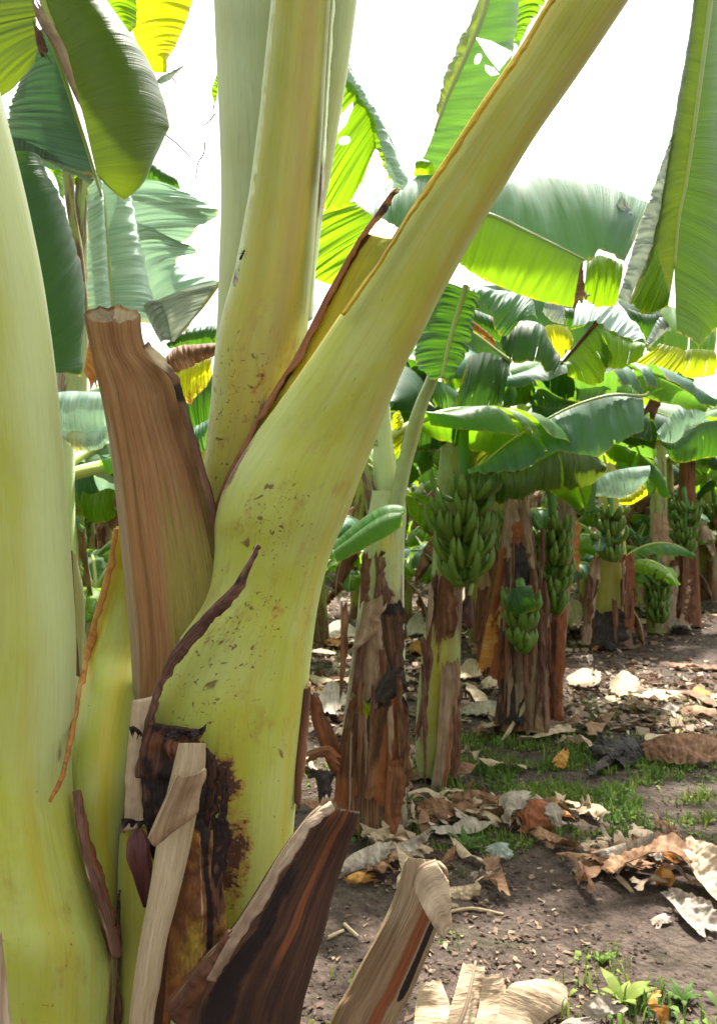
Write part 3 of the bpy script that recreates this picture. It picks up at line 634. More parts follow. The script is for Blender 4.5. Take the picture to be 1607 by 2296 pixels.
mb = MB(); panel(mb, [(252, 2120), (250, 2200), (250, 2296), (250, 2420)], [(272, 1980), (266, 2180), (268, 2296), (266, 2420)], .985, .99, nu=50, nv=8, bulge=.004, jag=.3, seed=49, crum=0.0032, at=lambda s, t: {'rot': .5, 'rust': .3})
mb.build('dry_strip', 'margin', lft, thick=.003)

# a small winged insect resting on the front stalk
def insect(x, y, d, ang, sc, label):
    p = P(x, y, d)
    o = thing('insect', label, 'insect', p)
    mb = MB()
    ax = Vector((math.cos(ang), 0, math.sin(ang))); sd = ax.cross(Vector((0, 1, 0)))
    out = Vector((0, -1, 0))
    for c, l, r in ((-.55, .5, .20), (.05, .28, .17), (.45, .2, .14)):
        rows = []
        for i in range(9):
            t = -1+2*i/8; rr = r*math.sqrt(max(.002, 1-t*t))
            rows.append([p+(ax*(c+l*t)+sd*math.cos(q*PI/5)*rr+out*(math.sin(q*PI/5)*rr+.25))*sc for q in range(11)])
        mb.grid(rows, [[(0, 0)]*11]*9, [[{}]*11]*9)
    for k in (-.1, .05, .25):
        for sg in (-1, 1):
            wire(mb, [p+(ax*k+out*.25)*sc, p+(ax*k*1.6+sd*sg*.35+out*.45)*sc, p+(ax*k*2.4+sd*sg*.6)*sc], .025*sc, None, 6, 5)
    for sg in (-1, 1): wire(mb, [p+(ax*.6+out*.28)*sc, p+(ax*.8+sd*sg*.18+out*.4)*sc, p+(ax*1.05+sd*sg*.25+out*.35)*sc], .02*sc, None, 6, 5)
    mb.build('body', 'black', o)
insect(545, 570, 1.062, 1.15, .009, 'small dark insect on the upper left of the front upright stalk')

JF[0] = .045

# ------------------------------------------------------------------ makers for the plants behind
def strip(parent, a, b, d, mat, db=None, label=None, name='dry_sheath', **kw):
    kw.pop('rip', 0); o = dict(nu=40, nv=12, bulge=.012, crum=.009, cf=15, jag=.22, seed=rnd.random()*60, endjag=.04); o.update(kw)
    mb = MB(); panel(mb, a, b, d, db, **o)
    x = mb.build(name, mat, parent)
    if label: x['label'] = label
    return x
def trunk(parent, rows, d, mat='stem_back', at=None, name='pseudostem', ratio=.9, wob=.03):
    sd_ = rnd.random()*40
    mb = MB(); tube(mb, [(*r, d) for r in rows], n=60, seg=32, ratio=ratio, at=at or (lambda s, th: {'brown': .50+.35*n3(th*1.2+sd_, s*5, sd_), 'spots': .8}),
                    rfun=lambda s, th: 1+wob*n3(th*2, s*6, sd_))
    return mb.build(name, mat, parent)
def arch_path(base, az, el, L, droop, n=14):
    p = Vector(base); pts = [p.copy()]
    for i in range(n):
        e = el-droop*((i+.5)/n)**1.4
        p = p+Vector((math.sin(az)*math.cos(e), math.cos(az)*math.cos(e), math.sin(e)))*(L/n); pts.append(p.copy())
    return pts
def arch_leaf(parent, base, az, el, L, W, fold=.6, droop=1.4, mat='leaf', seed=0, tears=4, dead=False, res=1.0):
    r = random.Random(seed)
    pts = arch_path(base, az, el, L, droop)
    side = Vector((math.cos(az), -math.sin(az), 0))
    mb = MB(); s0 = .16
    for sg in (-1, 1):
        cuts = sorted(r.uniform(.15, .95) for _ in range(tears)); cuts = [0]+[c for i, c in enumerate(cuts) if i == 0 or c-cuts[i-1] > .06]+[1]
        for a, b in zip(cuts, cuts[1:]):
            f = fold+r.uniform(-.22, .35)*(2 if dead else 1)
            A, B = [], []
            k = 5
            for i in range(k+1):
                u = lerp(a, b, i/k); s = lerp(s0, 1, u)
                p = spl(pts, s); tn = (spl(pts, min(1, s+.03))-spl(pts, s-.03)).normalized()
                up = side.cross(tn)
                if up.z < 0: up = -up
                wd = W*max(.04, math.sin(PI*min(1, u**.75*.97+.03)))**.62
                uo = lerp(a+.010, b-.010, i/k)
                q = spl(pts, lerp(s0, 1, uo))
                A.append(p); B.append(q+(side*sg*math.cos(f)-up*math.sin(f))*wd+tn*wd*.32)
            nu = max(5, int(26*(b-a)*res))
            panel3(mb, A, B, nu=nu, nv=max(4, int(8*res)), bulge=.045*W/.25, rip=.022 if not dead else .01, crum=.03 if dead else 0, cf=9, ripn=max(2, 9*(b-a)), jag=.05 if not dead else .2, seed=seed+a*9+sg, ends=(1 if a > 0 else 0, 1), face=(pts[0]+pts[-1])/2+Vector((0, 0, 4)))
    lf = mb.build('dead_leaf' if dead else 'leaf', mat, parent)
    m = MB(); wire(m, pts, .020 if not dead else .012, .004, 20, 7)
    m.build('midrib', 'midrib' if not dead else 'bark_pale', lf)
    return lf
def finger(mb, pts, r):
    n, seg = 10, 6; rows = []
    for i in range(n+1):
        u = i/n; c = spl(pts, u); t = (spl(pts, min(1, u+.03))-spl(pts, max(0, u-.03))).normalized()
        x = t.cross(Vector((.31, .9, .2))).normalized(); y = t.cross(x)
        w = r*(.42+.58*sm(0, .45, u))*(1-.72*sm(.72, 1, u))
        rows.append([c+(x*math.cos(2*PI*j/seg)+y*math.sin(2*PI*j/seg))*w for j in range(seg+1)])
    at = [[{'brown': .85*sm(.93, 1, i/n), 'spots': .1, 'yellow': .06}]*(seg+1) for i in range(n+1)]
    ids = mb.grid(rows, [[(j/seg*.1, i/n*.2) for j in range(seg+1)] for i in range(n+1)], at)
    mb.f.append(ids[n][:seg])
def bunch(parent, top, hgt, rad, hands, seed=0, stalk_up=.25, fl=.15, nf=11, label=None, fr=.019):
    """a hanging bunch: stalk with rings of up-curved fingers"""
    r = random.Random(seed)
    m = MB(); wire(m, [top+Vector((0, .05, stalk_up)), top+Vector((0, 0, .05)), top-Vector((0, 0, hgt*.6)), top-Vector((0, .0, hgt*1.12))], .028, .018, 14, 8)
    bn = m.build('banana_bunch', 'banana', parent)
    if label: bn['label'] = label
    for h in range(hands):
        f = h/max(1, hands-1); c = top-Vector((r.uniform(-.012, .012), r.uniform(-.012, .012), hgt*f+.02)); k = rad*(1-.25*f*f)*r.uniform(.84, 1.1)
        m = MB(); a0 = r.uniform(0, 6); tilt = r.uniform(-.02, .02)
        for row in (0, 1):
            for i in range(nf-row):
                if r.random() < .07: continue
                an = 2*PI*.86*(i+.5*row)/nf+a0+r.uniform(-.2, .2)
                rv = Vector((math.cos(an), math.sin(an), 0)); L = fl*r.uniform(.72, 1.15); o = .022*row+tilt*math.cos(an-a0); kk = k*(1.08-.25*row)*r.uniform(.86, 1.14)
                sw = Vector((-rv.y, rv.x, 0))*r.uniform(-.022, .022)
                finger(m, [c+rv*.018-Vector((0, 0, o)), c+rv*kk*.42-Vector((0, 0, o+.026)), c+rv*kk*.80+Vector((0, 0, L*.06-o))+sw*.4, c+rv*kk*1.04+Vector((0, 0, L*.50-o))+sw, c+rv*kk*1.06+Vector((0, 0, L*1.0-o))+sw*1.5], fr*r.uniform(.85, 1.12))
        m.build('hand', 'banana', bn)
    return bn
def plantroot(x, yb, label, group='banana plants of the grove', d=None):
    if d is None: p = G(x, yb)
    else: p = P(x, 1120, d); p.z = gz(p.x, p.y)
    return thing('banana_plant', label, 'banana plant', p, group), p.y

# ------------------------------------------------------------------ plants on the left, behind the near stem
LA, dA = plantroot(-170, 0, 'large leaved banana plant whose broad green leaves hang into the upper left corner', d=1.95)
trunk(LA, [(-290, 2450, -60, 2450), (-280, 1600, -60, 1600), (-270, 900, -70, 900), (-250, 300, -90, 300), (-220, -60, -120, -60)], dA)
leaf(LA, [([(40, -260), (68, -120), (95, 0), (135, 90), (165, 180), (187, 260), (203, 330), (216, 385), (226, 402)],
           [(130, -260), (190, -120), (240, 0), (292, 75), (346, 165), (378, 266), (370, 306), (334, 368), (262, 407)], dict(ddb=1.82, bulge=.05, rip=.002, jag=.006, nu=90, nv=26)),
          ([(40, -260), (62, -120), (78, 0), (82, 50), (86, 95), (78, 140)], [(-260, -160), (-240, -20), (-200, 90), (-140, 180), (-50, 240), (8, 208)], dict(ddb=1.78, bulge=.03, rip=.006, jag=.02))],
     'leaf_olive', 1.70, mid=[(40, -260), (68, -120), (96, 0), (120, 60)], midr=.012, label='broad dark green drooping leaf in the upper left corner')
strip(LA, [(72, 20), (92, 60), (118, 100), (140, 150), (160, 200), (182, 245)], [(92, 10), (112, 45), (138, 90), (156, 140), (170, 190), (186, 250)], 1.66, 'bark_pale', name='dry_edge', rip=.004, bulge=.006)
strip(LA, [(80, 62), (82, 95), (92, 125), (104, 130)], [(86, 60), (100, 85), (106, 110), (108, 128)], 1.655, 'margin', name='dry_edge', rip=.004)
leaf(LA, [([(100, 60), (128, 125), (150, 190), (172, 260), (195, 330), (218, 402)], [(90, 150), (60, 172), (34, 212), (20, 255), (18, 300), (40, 332)], dict(ddb=1.98, rip=.006, ripn=26, jag=.012, nu=140, nv=22, bulge=.02)),
          ([(30, 306), (70, 322), (110, 342), (160, 372), (212, 402)], [(38, 368), (75, 374), (115, 378), (160, 383), (205, 404)], dict(dd=1.90, ddb=1.99, bulge=.012, rip=.004))],
     'leaf_blue', 1.88, mid=[(100, 60), (128, 125), (150, 190), (172, 260), (195, 330), (216, 400), (228, 440)], midr=.007, label='folded bluish leaf with ribbed surface at upper left')
leaf(LA, [([(20, 340), (45, 480), (70, 640), (95, 760), (118, 836)], [(88, 380), (136, 448), (168, 545), (190, 650), (176, 846)], dict(ddb=1.60, bulge=.03, rip=.005, jag=.015, nu=80, nv=22)), ], 'leaf_dark', 1.50, label='long dark green leaf hanging beside the near stem')
leaf(LA, [([(262, -120), (282, 0), (297, 70), (318, 118), (345, 163)], [(470, -120), (430, 5), (414, 58), (390, 112), (357, 160)], dict(ddb=2.25, rip=.006, ripn=14))], 'leaf_yellow', 2.2, label='bright yellow backlit leaf at the top')
leaf(LA, [([(225, -90), (232, -30), (240, 20), (262, 62), (284, 76)], [(320, -90), (310, -20), (308, 25), (305, 58), (290, 75)], dict(rip=.004))], 'leaf_yg', 2.05)
# thin dry shreds hanging against the sky
for pts in ([(345, 185), (375, 172), (398, 158), (412, 146)], [(385, 172), (395, 186), (408, 200)], [(368, 300), (400, 325), (425, 350), (444, 362)], [(460, 320), (457, 345), (444, 366), (440, 395), (430, 410), (408, 428)], [(482, 255), (470, 272), (455, 282), (440, 292)], [(480, 235), (480, 256)]):
    m = MB(); wire(m, as3(pts, 2.1), .0022, .0010, 20, 5); m.build('dry_shred', 'dead_grey', LA)
leaf(LA, [([(345, 186), (360, 172), (378, 163), (405, 150)], [(350, 190), (372, 184), (388, 172), (412, 149)], dict(rip=.003, bulge=.004, jag=.1))], 'leaf_grey', 2.08)
leaf(LA, [([(486, 165), (480, 185), (474, 205), (480, 232)], [(489, 168), (488, 190), (488, 212), (482, 234)], dict(rip=.003, bulge=.004))], 'leaf_yg', 2.1)

LB, dB = plantroot(112, 0, 'pale banana plant between the near stem and the cut stalk, with torn bluish leaves', d=2.65)
trunk(LB, [(40, 2060, 180, 2060), (50, 1500, 178, 1500), (70, 1200, 168, 1200), (85, 1010, 166, 1000), (100, 850, 168, 850), (125, 700, 190, 700)], dB, 'stem_pale', at=lambda s, th: {'pale': .5, 'spots': .4, 'brown': .55*sm(.35, .1, s)})
trunk(LB, [(125, 900, 195, 900), (150, 700, 200, 700), (160, 560, 196, 560), (166, 470, 197, 470), (172, 390, 206, 390)], dB-.05, 'stem_pale', name='leaf_stalk')
trunk(LB, [(180, 700, 200, 700), (165, 560, 186, 560), (150, 470, 170, 470), (139, 375, 166, 375)], dB-.1, 'stem_back', name='leaf_stalk')
leaf(LB, [([(92, 370), (110, 380), (130, 410), (140, 445)], [(140, 372), (142, 390), (145, 420), (146, 450)], {}), ([(160, 370), (163, 385), (164, 415)], [(205, 380), (190, 395), (168, 416)], {})], 'leaf_yg', 2.6)
leaf(LB, [([(222, 400), (232, 470), (240, 560), (247, 640), (252, 700)], [(196, 420), (196, 500), (196, 580), (197, 650), (200, 715)], dict(ddb=2.35, rip=.005, ripn=16)),
          ([(222, 400), (232, 470), (240, 560), (247, 640), (252, 700)], [(280, 410), (300, 480), (318, 560), (338, 650), (350, 715)], dict(ddb=2.5, rip=.006, ripn=14, bulge=.04))],
     'leaf_sheen', 2.4, mid=[(212, 385), (222, 410), (232, 470), (240, 560), (247, 640), (252, 710)], midr=.011, label='pale bluish leaf behind the top of the cut stalk')
leaf(LB, [([(285, 400), (297, 450), (305, 490), (315, 540)], [(400, 425), (476, 458), (474, 490), (398, 548)], dict(rip=.016, ripn=6, bulge=.03, jag=.10)), ([(308, 500), (318, 560), (330, 620), (352, 690)], [(395, 540), (438, 562), (395, 590), (496, 640)], dict(rip=.016, ripn=6, bulge=.03, jag=.08)),
          ([(296, 432), (300, 450)], [(470, 470), (470, 492)], dict(ddb=2.62, nu=10))], 'leaf_sheen', 2.6, label='torn pale leaf against the white sky')
leaf(LB, [([(318, 366), (350, 366), (375, 382), (398, 396)], [(306, 392), (335, 408), (370, 424), (410, 436)], dict(jag=.12, rip=.008))], 'leaf_dark', 2.9)
leaf(LB, [([(322, 690), (345, 740), (362, 770)], [(355, 672), (372, 700), (388, 765)], dict(rip=.01)), ([(355, 672), (372, 710), (386, 768)], [(492, 630), (470, 672), (392, 768)], dict(rip=.012, ripn=5, bulge=.02))], 'leaf_grey', 2.45, mid=[(492, 634), (460, 680), (425, 722), (388, 766)], midr=.006)
leaf(LB, [([(375, 770), (420, 738), (490, 728)], [(380, 782), (425, 776), (490, 770)], {})], 'leaf_dark', 2.7)
leaf(LB, [([(372, 800), (400, 776), (440, 772), (490, 768)], [(384, 838), (420, 826), (450, 812), (490, 795)], dict(rip=.012))], 'dead_brown', 2.6)
leaf(LB, [([(384, 828), (420, 822), (450, 806), (480, 795)], [(400, 872), (418, 908), (445, 880), (476, 845)], dict(rip=.012, jag=.15, at=lambda s, t: {'brown': .55*t, 'yellow': .3}))], 'leaf_yellow', 2.62)
leaf(LB, [([(402, 890), (425, 880), (460, 850), (480, 840)], [(415, 962), (440, 965), (460, 955), (480, 940)], {})], 'leaf_dark', 2.8)
leaf(LB, [([(415, 962), (440, 955), (470, 938)], [(430, 1010), (450, 1015), (475, 1000)], {}), ([(430, 1005), (450, 1010), (470, 1000)], [(445, 1060), (455, 1062), (470, 1050)], dict(at=lambda s, t: {'yellow': .8}))], 'leaf_teal', 2.7)
strip(LB, [(202, 752), (194, 800), (186, 848)], [(214, 760), (218, 820), (216, 870)], 2.3, 'dead_orange', name='dead_leaf')
leaf(LB, [([(125, 880), (160, 877), (205, 878), (250, 880)], [(128, 962), (160, 968), (205, 972), (250, 950)], dict(rip=.008, ripn=6, jag=.07)), ([(140, 962), (175, 965), (215, 965), (250, 950)], [(150, 992), (175, 1010), (215, 1010), (250, 985)], dict(jag=.1, at=lambda s, t: {'yellow': .5*bump1(s, .3, .2)}))], 'leaf_sheen', 2.45, label='cut off bluish leaf between the near stem and the cut stalk')
leaf(LB, [([(168, 1065), (185, 1050), (210, 1060)], [(190, 1140), (215, 1155), (238, 1120)], {})], 'leaf_teal', 3.0)
leaf(LB, [([(184, 1100), (205, 1108), (240, 1095), (260, 1100)], [(188, 1158), (212, 1172), (245, 1168), (262, 1150)], {})], 'leaf_yg', 2.9)

# ------------------------------------------------------------------ plants on the right, front row
def V2(rows): return rows
B1, d1 = plantroot(840, 1852, 'banana plant in front on the right, its trunk wrapped in brown and pale dead sheaths')
gr = lambda s, th: {'brown': .25+.45*n3(th*1.3, s*6, 8)+.5*sm(.75, .35, s), 'spots': .9, 'yellow': .5*bump1(s, .80, .06)*bump1(math.cos(th), .1, .4)}
trunk(B1, [(752, 1875, 916, 1865), (750, 1790, 912, 1790), (760, 1700, 912, 1700), (772, 1600, 910, 1600), (786, 1500, 908, 1500), (798, 1400, 906, 1400), (808, 1300, 904, 1300), (816, 1230, 906, 1225), (826, 1150, 910, 1150), (834, 1100, 905, 1100)], d1, 'stem_pale', gr)
trunk(B1, [(845, 1190, 900, 1170), (872, 1120, 912, 1100), (888, 1050, 924, 1040), (908, 970, 942, 975), (930, 905, 958, 912), (954, 850, 980, 858), (985, 770, 1008, 776), (1024, 670, 1040, 674)], d1-.05, 'stem_back', lambda s, th: {'spots': .2, 'brown': .3, 'pale': .5*sm(.3, .9, math.cos(th))}, 'leaf_stalk')
trunk(B1, [(840, 1180, 890, 1180), (840, 1110, 895, 1110), (835, 1040, 888, 1040), (838, 980, 880, 980), (846, 920, 874, 920), (852, 860, 870, 860)], d1+.05, 'stem_pale', lambda s, th: {'pale': .5}, 'leaf_stalk')
trunk(B1, [(828, 1190, 860, 1190), (818, 1120, 848, 1120), (810, 1070, 832, 1065), (795, 1010, 815, 1005), (775, 960, 790, 955)], d1+.02, 'stem_back', None, 'leaf_stalk')
leaf(B1, [([(1042, 648), (1025, 700), (1010, 750), (998, 800), (990, 848)], [(985, 640), (950, 700), (935, 760), (932, 815), (968, 845)], dict(ddb=3.2, jag=.08)), ([(1042, 648), (1025, 700), (1010, 750), (998, 800), (990, 848)], [(1075, 668), (1062, 720), (1050, 770), (1035, 815), (1000, 850)], dict(ddb=3.15, jag=.08))], 'leaf_dark', 3.1, mid=[(1044, 640), (1026, 700), (1011, 750), (999, 800), (990, 846)], midr=.012, label='dark drooping leaf with pale midrib beside the leaning stalk')
leaf(B1, [([(908, 1152), (870, 1150), (830, 1172), (795, 1200), (758, 1235)], [(902, 1178), (872, 1200), (838, 1218), (800, 1240), (756, 1262)], dict(bulge=.03, rip=.001, jag=.01, dd=3.05, ddb=2.98)), ([(908, 1150), (870, 1148), (830, 1168), (795, 1195), (758, 1230)], [(905, 1152), (868, 1152), (828, 1176), (793, 1204), (756, 1238)], dict(dd=3.12, ddb=3.03, rip=.001, jag=.01))], 'leaf', 3.05, label='small rolled green leaf across the trunk')
leaf(B1, [([(880, 930), (872, 970), (872, 1010), (878, 1050)], [(895, 920), (905, 950), (902, 985), (885, 1040)], {})], 'leaf_yellow', 3.42)
strip(B1, [(815, 1345), (808, 1390), (800, 1430), (788, 1452)], [(868, 1352), (852, 1385), (838, 1420), (794, 1460)], d1-.17, 'bark_pale', label='pale curled flap of dead sheath')
strip(B1, [(812, 1380), (815, 1440), (814, 1500), (806, 1600)], [(850, 1380), (858, 1440), (866, 1500), (850, 1580)], d1-.14, 'bark_pale')
strip(B1, [(850, 1352), (855, 1400), (864, 1460), (880, 1512)], [(905, 1355), (906, 1410), (905, 1470), (904, 1515)], d1-.145, 'stub_dark', at=lambda s, t: {'rot': .7*sm(.5, 0, s), 'rust': .4*s})
strip(B1, [(868, 1495), (846, 1540), (822, 1575)], [(908, 1500), (905, 1545), (870, 1582)], d1-.17, 'black', rip=.02)
strip(B1, [(850, 1560), (834, 1640), (820, 1720), (812, 1790)], [(905, 1560), (912, 1650), (912, 1750), (900, 1800)], d1-.16, 'bark', at=lambda s, t: {'rot': .6*sm(.25, 0, s), 'rust': .75*bump1(t, .5, .3)})
strip(B1, [(870, 1700), (866, 1760), (862, 1820), (870, 1862)], [(908, 1700), (906, 1770), (900, 1830), (888, 1868)], d1-.19, 'bark', at=lambda s, t: {'rust': .5, 'tan': .3*t})
strip(B1, [(785, 1560), (772, 1620), (758, 1700), (748, 1800)], [(812, 1560), (806, 1640), (800, 1720), (796, 1812)], d1-.15, 'bark', at=lambda s, t: {'tan': .4*bump1(s, .3, .3), 'rust': .65*sm(.4, 1, s)})
strip(B1, [(812, 1380), (800, 1460), (785, 1560)], [(822, 1380), (818, 1460), (806, 1570)], d1-.15, 'margin')
strip(B1, [(812, 1235), (808, 1300), (806, 1350)], [(835, 1238), (830, 1300), (828, 1360)], d1-.14, 'bark', at=lambda s, t: {'tan': .3})
strip(B1, [(838, 1240), (842, 1290), (836, 1350)], [(868, 1236), (862, 1280), (874, 1340)], d1-.14, 'margin', jag=.5, at=lambda s, t: {'green': .35, 'tan': .3})
strip(B1, [(808, 1590), (822, 1610)], [(832, 1572), (838, 1592)], d1-.17, 'leaf_yellow', name='leaf_scrap', nu=8, nv=6, rip=.004)
# left of B1, leaning dead sheaths seen past the near stem
strip(B1, [(692, 1555), (700, 1620), (720, 1680), (745, 1740)], [(712, 1560), (740, 1620), (770, 1690), (780, 1760)], d1-.12, 'bark', at=lambda s, t: {'rust': .5})
strip(B1, [(680, 1690), (700, 1680), (735, 1672), (760, 1690)], [(684, 1712), (705, 1704), (735, 1700), (756, 1735)], d1-.2, 'bark', at=lambda s, t: {'rust': .7*s})
strip(B1, [(684, 1720), (705, 1740), (715, 1790)], [(720, 1724), (745, 1735), (740, 1780)], d1-.22, 'black')

B2, d2 = plantroot(985, 1740, 'banana plant with yellow green trunk, a large bunch of green bananas and a straw strip')
trunk(B2, [(938, 1745, 1020, 1745), (932, 1690, 1026, 1690), (932, 1620, 1028, 1620), (940, 1520, 1030, 1520), (950, 1420, 1034, 1420), (962, 1340, 1036, 1340), (968, 1280, 1036, 1280), (972, 1200, 1036, 1200), (980, 1080, 1040, 1080), (990, 980, 1040, 980)], d2, 'stem_back', lambda s, th: {'brown': .22+.5*n3(th*1.4+3, s*6, 2)+.35*bump1(math.cos(th), -.2, .15)*bump1(s, .33, .3)+.6*bump1(s, .55, .10), 'yellow': .5*bump1(s, .35, .25)*bump1(math.cos(th), -.2, .4), 'spots': .6})
strip(B2, [(990, 1490), (985, 1580), (978, 1680), (965, 1770)], [(1032, 1480), (1024, 1580), (1012, 1690), (996, 1785)], d2-.15, 'bark_pale', label='long pale strip hanging on the trunk', at=lambda s, t: {'rust': .55*bump1(t, .8, .15)+.3*s})
strip(B2, [(1008, 1560), (1006, 1640), (1000, 1740)], [(1035, 1540), (1032, 1640), (1025, 1745)], d2-.12, 'bark')
strip(B2, [(942, 1440), (950, 1520), (938, 1600), (926, 1650)], [(962, 1430), (970, 1500), (956, 1600), (940, 1660)], d2-.13, 'margin', jag=.5)
strip(B2, [(985, 1300), (978, 1360), (980, 1430)], [(1020, 1296), (1024, 1360), (1018, 1440)], d2-.125, 'bark', at=lambda s, t: {'green': .5*t, 'rust': .3})
strip(B2, [(968, 1290), (962, 1340), (955, 1410)], [(982, 1286), (980, 1350), (972, 1400)], d2-.12, 'margin', at=lambda s, t: {'rot': .5})
strip(B2, [(1012, 1255), (1014, 1290), (1016, 1330)], [(1032, 1252), (1034, 1300), (1032, 1335)], d2-.13, 'bark_pale')
bunch(B2, P(1040, 1098, d2-.24), .36, .150, 5, 3, .3, .115, 11, 'large bunch of green bananas', .0165)
mb = MB(); tube(mb, [(1050, 1330, 1056, 1330, d2-.22), (1042, 1352, 1058, 1352, d2-.22), (1036, 1380, 1062, 1380, d2-.22), (1042, 1402, 1060, 1402, d2-.22), (1050, 1410, 1054, 1410, d2-.22)], n=16, seg=14, caps=(True, True), at=lambda s, th: {'rot': .45}); mb.build('flower_bud', 'bud', B2)
m = MB(); wire(m, [P(1045, 1260, d2-.22), P(1058, 1300, d2-.22), P(1052, 1335, d2-.22)], .012, .010, 10, 6); m.build('bunch_stalk', 'stem_back', B2)

B3, d3 = plantroot(1165, 1640, 'banana plant in ragged brown and straw sheaths with a small green bunch low down')
trunk(B3, [(1105, 1640, 1235, 1640), (1118, 1540, 1225, 1540), (1125, 1440, 1215, 1440), (1120, 1340, 1206, 1340), (1118, 1240, 1200, 1240), (1130, 1160, 1190, 1160), (1136, 1090, 1180, 1090), (1140, 980, 1178, 980)], d3, 'bark', lambda s, th: {'rot': .45+.3*n3(th*2, s*7), 'rust': .3})
for a, b_, m_, kw in (([(1135, 1120), (1128, 1180), (1120, 1250)], [(1165, 1120), (1160, 1180), (1140, 1250)], 'bark_pale', {}), ([(1160, 1115), (1168, 1180), (1178, 1250), (1196, 1310)], [(1185, 1118), (1190, 1190), (1200, 1260), (1206, 1320)], 'bark_pale', {}),
                    ([(1140, 1170), (1136, 1195), (1150, 1225)], [(1172, 1168), (1176, 1195), (1166, 1225)], 'bark', dict(at=lambda s, t: {'rust': .7})), ([(1118, 1230), (1112, 1290), (1100, 1350), (1094, 1400)], [(1140, 1230), (1130, 1290), (1120, 1350), (1112, 1400)], 'bark', dict(at=lambda s, t: {'rust': .7, 'tan': .25})),
                    ([(1135, 1225), (1140, 1280), (1150, 1318)], [(1178, 1225), (1192, 1270), (1200, 1300)], 'black', {}), ([(1094, 1380), (1082, 1440), (1070, 1500)], [(1120, 1370), (1112, 1440), (1100, 1500)], 'dead_orange', {}), ([(1108, 1410), (1104, 1460), (1096, 1520)], [(1155, 1415), (1150, 1460), (1130, 1520)], 'bark', dict(at=lambda s, t: {'rust': .8})),  # black strip here stands for the shaded gap between sheaths
                    ([(1185, 1440), (1180, 1520), (1172, 1600), (1180, 1650)], [(1206, 1440), (1215, 1520), (1222, 1600), (1232, 1640)], 'stub_tan', {}), ([(1155, 1450), (1150, 1510), (1152, 1570)], [(1185, 1450), (1188, 1510), (1180, 1565)], 'bark_pale', {}), ([(1180, 1560), (1165, 1590), (1140, 1630), (1116, 1668)], [(1186, 1565), (1172, 1600), (1146, 1638), (1120, 1672)], 'straw', dict(rip=.003)),
                    ([(1120, 1500), (1125, 1560), (1140, 1620)], [(1150, 1500), (1165, 1560), (1180, 1620)], 'black', {})):
    strip(B3, a, b_, d3-.16, m_, **kw)
bunch(B3, P(1168, 1352, d3-.3), .19, .085, 3, 5, .12, .085, 9, 'small green bunch hanging low', .018)
leaf(B3, [([(1135, 1345), (1150, 1320), (1190, 1312)], [(1140, 1372), (1168, 1375), (1200, 1368)], dict(rip=.006))], 'leaf_dark', d3-.42)
trunk(B3, [(1146, 1000, 1170, 1000), (1150, 950, 1176, 950), (1160, 900, 1180, 900), (1170, 860, 1182, 860)], d3-.03, 'stem_pale', lambda s, th: {'pale': .9}, 'leaf_stalk')
trunk(B3, [(1140, 1000, 1156, 1000), (1136, 940, 1148, 940), (1128, 880, 1140, 880)], d3-.03, 'stem_pale', None, 'leaf_stalk')
trunk(B3, [(1170, 1000, 1186, 1000), (1186, 940, 1202, 944), (1208, 890, 1222, 894)], d3-.03, 'stem_back', None, 'leaf_stalk')

B4, d4 = plantroot(1240, 1610, 'banana plant behind, with a long dark green bunch above a slanting brown trunk')
trunk(B4, [(1206, 1620, 1262, 1620), (1212, 1540, 1262, 1530), (1222, 1440, 1268, 1430), (1236, 1350, 1276, 1340), (1248, 1260, 1286, 1250), (1250, 1150, 1290, 1150), (1245, 1050, 1285, 1050)], d4, 'bark_pale', lambda s, th: {'rust': .5*sm(0, .7, math.cos(th)), 'green': .3*sm(0, -.8, math.cos(th))})
strip(B4, [(1235, 1350), (1236, 1450), (1226, 1560), (1236, 1640)], [(1268, 1345), (1266, 1440), (1262, 1540), (1262, 1650)], d4-.12, 'bark', at=lambda s, t: {'rust': .8, 'rot': .3})
strip(B4, [(1206, 1400), (1204, 1500), (1200, 1590)], [(1236, 1380), (1238, 1480), (1226, 1600)], d4-.12, 'bark_pale')
bunch(B4, P(1238, 1180, d4-.2), .44, .105, 6, 8, .25, .09, 9, 'long dark green banana bunch', .019)
B5, d5 = plantroot(1370, 1452, 'stout banana plant further back, black at the base, with a bunch above its trunk')
trunk(B5, [(1318, 1455, 1418, 1455), (1322, 1400, 1412, 1400), (1330, 1320, 1405, 1320), (1335, 1240, 1402, 1240), (1342, 1140, 1396, 1140), (1348, 1020, 1392, 1020)], d5, 'stem_back', lambda s, th: {'brown': .2+.8*sm(.32, .18, s)+.4*n3(th*2, s*5), 'yellow': .3})
for a, b_, m_, kw in (([(1325, 1250), (1312, 1340), (1302, 1440)], [(1350, 1250), (1335, 1340), (1322, 1450)], 'bark_pale', {}), ([(1392, 1250), (1396, 1340), (1398, 1400)], [(1418, 1240), (1422, 1330), (1420, 1420)], 'bark', dict(at=lambda s, t: {'rust': .6})), ([(1332, 1370), (1330, 1450)], [(1402, 1370), (1405, 1455)], 'black', {}), ([(1280, 1180), (1276, 1230), (1278, 1280)], [(1300, 1170), (1300, 1230), (1298, 1285)], 'dead_orange', {}), ([(1400, 1245), (1386, 1238), (1380, 1250)], [(1425, 1260), (1410, 1252), (1392, 1262)], 'bark', {})):
    strip(B5, a, b_, d5-.24, m_, **kw)
bunch(B5, P(1368, 1150, d5-.3), .34, .14, 4, 10, .3, .11, 9, 'bunch of green bananas above the stout trunk', .022)
B6, d6 = plantroot(1475, 1420, 'thin banana plant right of the stout one, with hanging straw sheaths over its bunch')
trunk(B6, [(1448, 1420, 1500, 1420), (1452, 1330, 1496, 1330), (1456, 1230, 1494, 1230), (1458, 1120, 1494, 1120), (1462, 980, 1490, 980)], d6, 'stem_back')
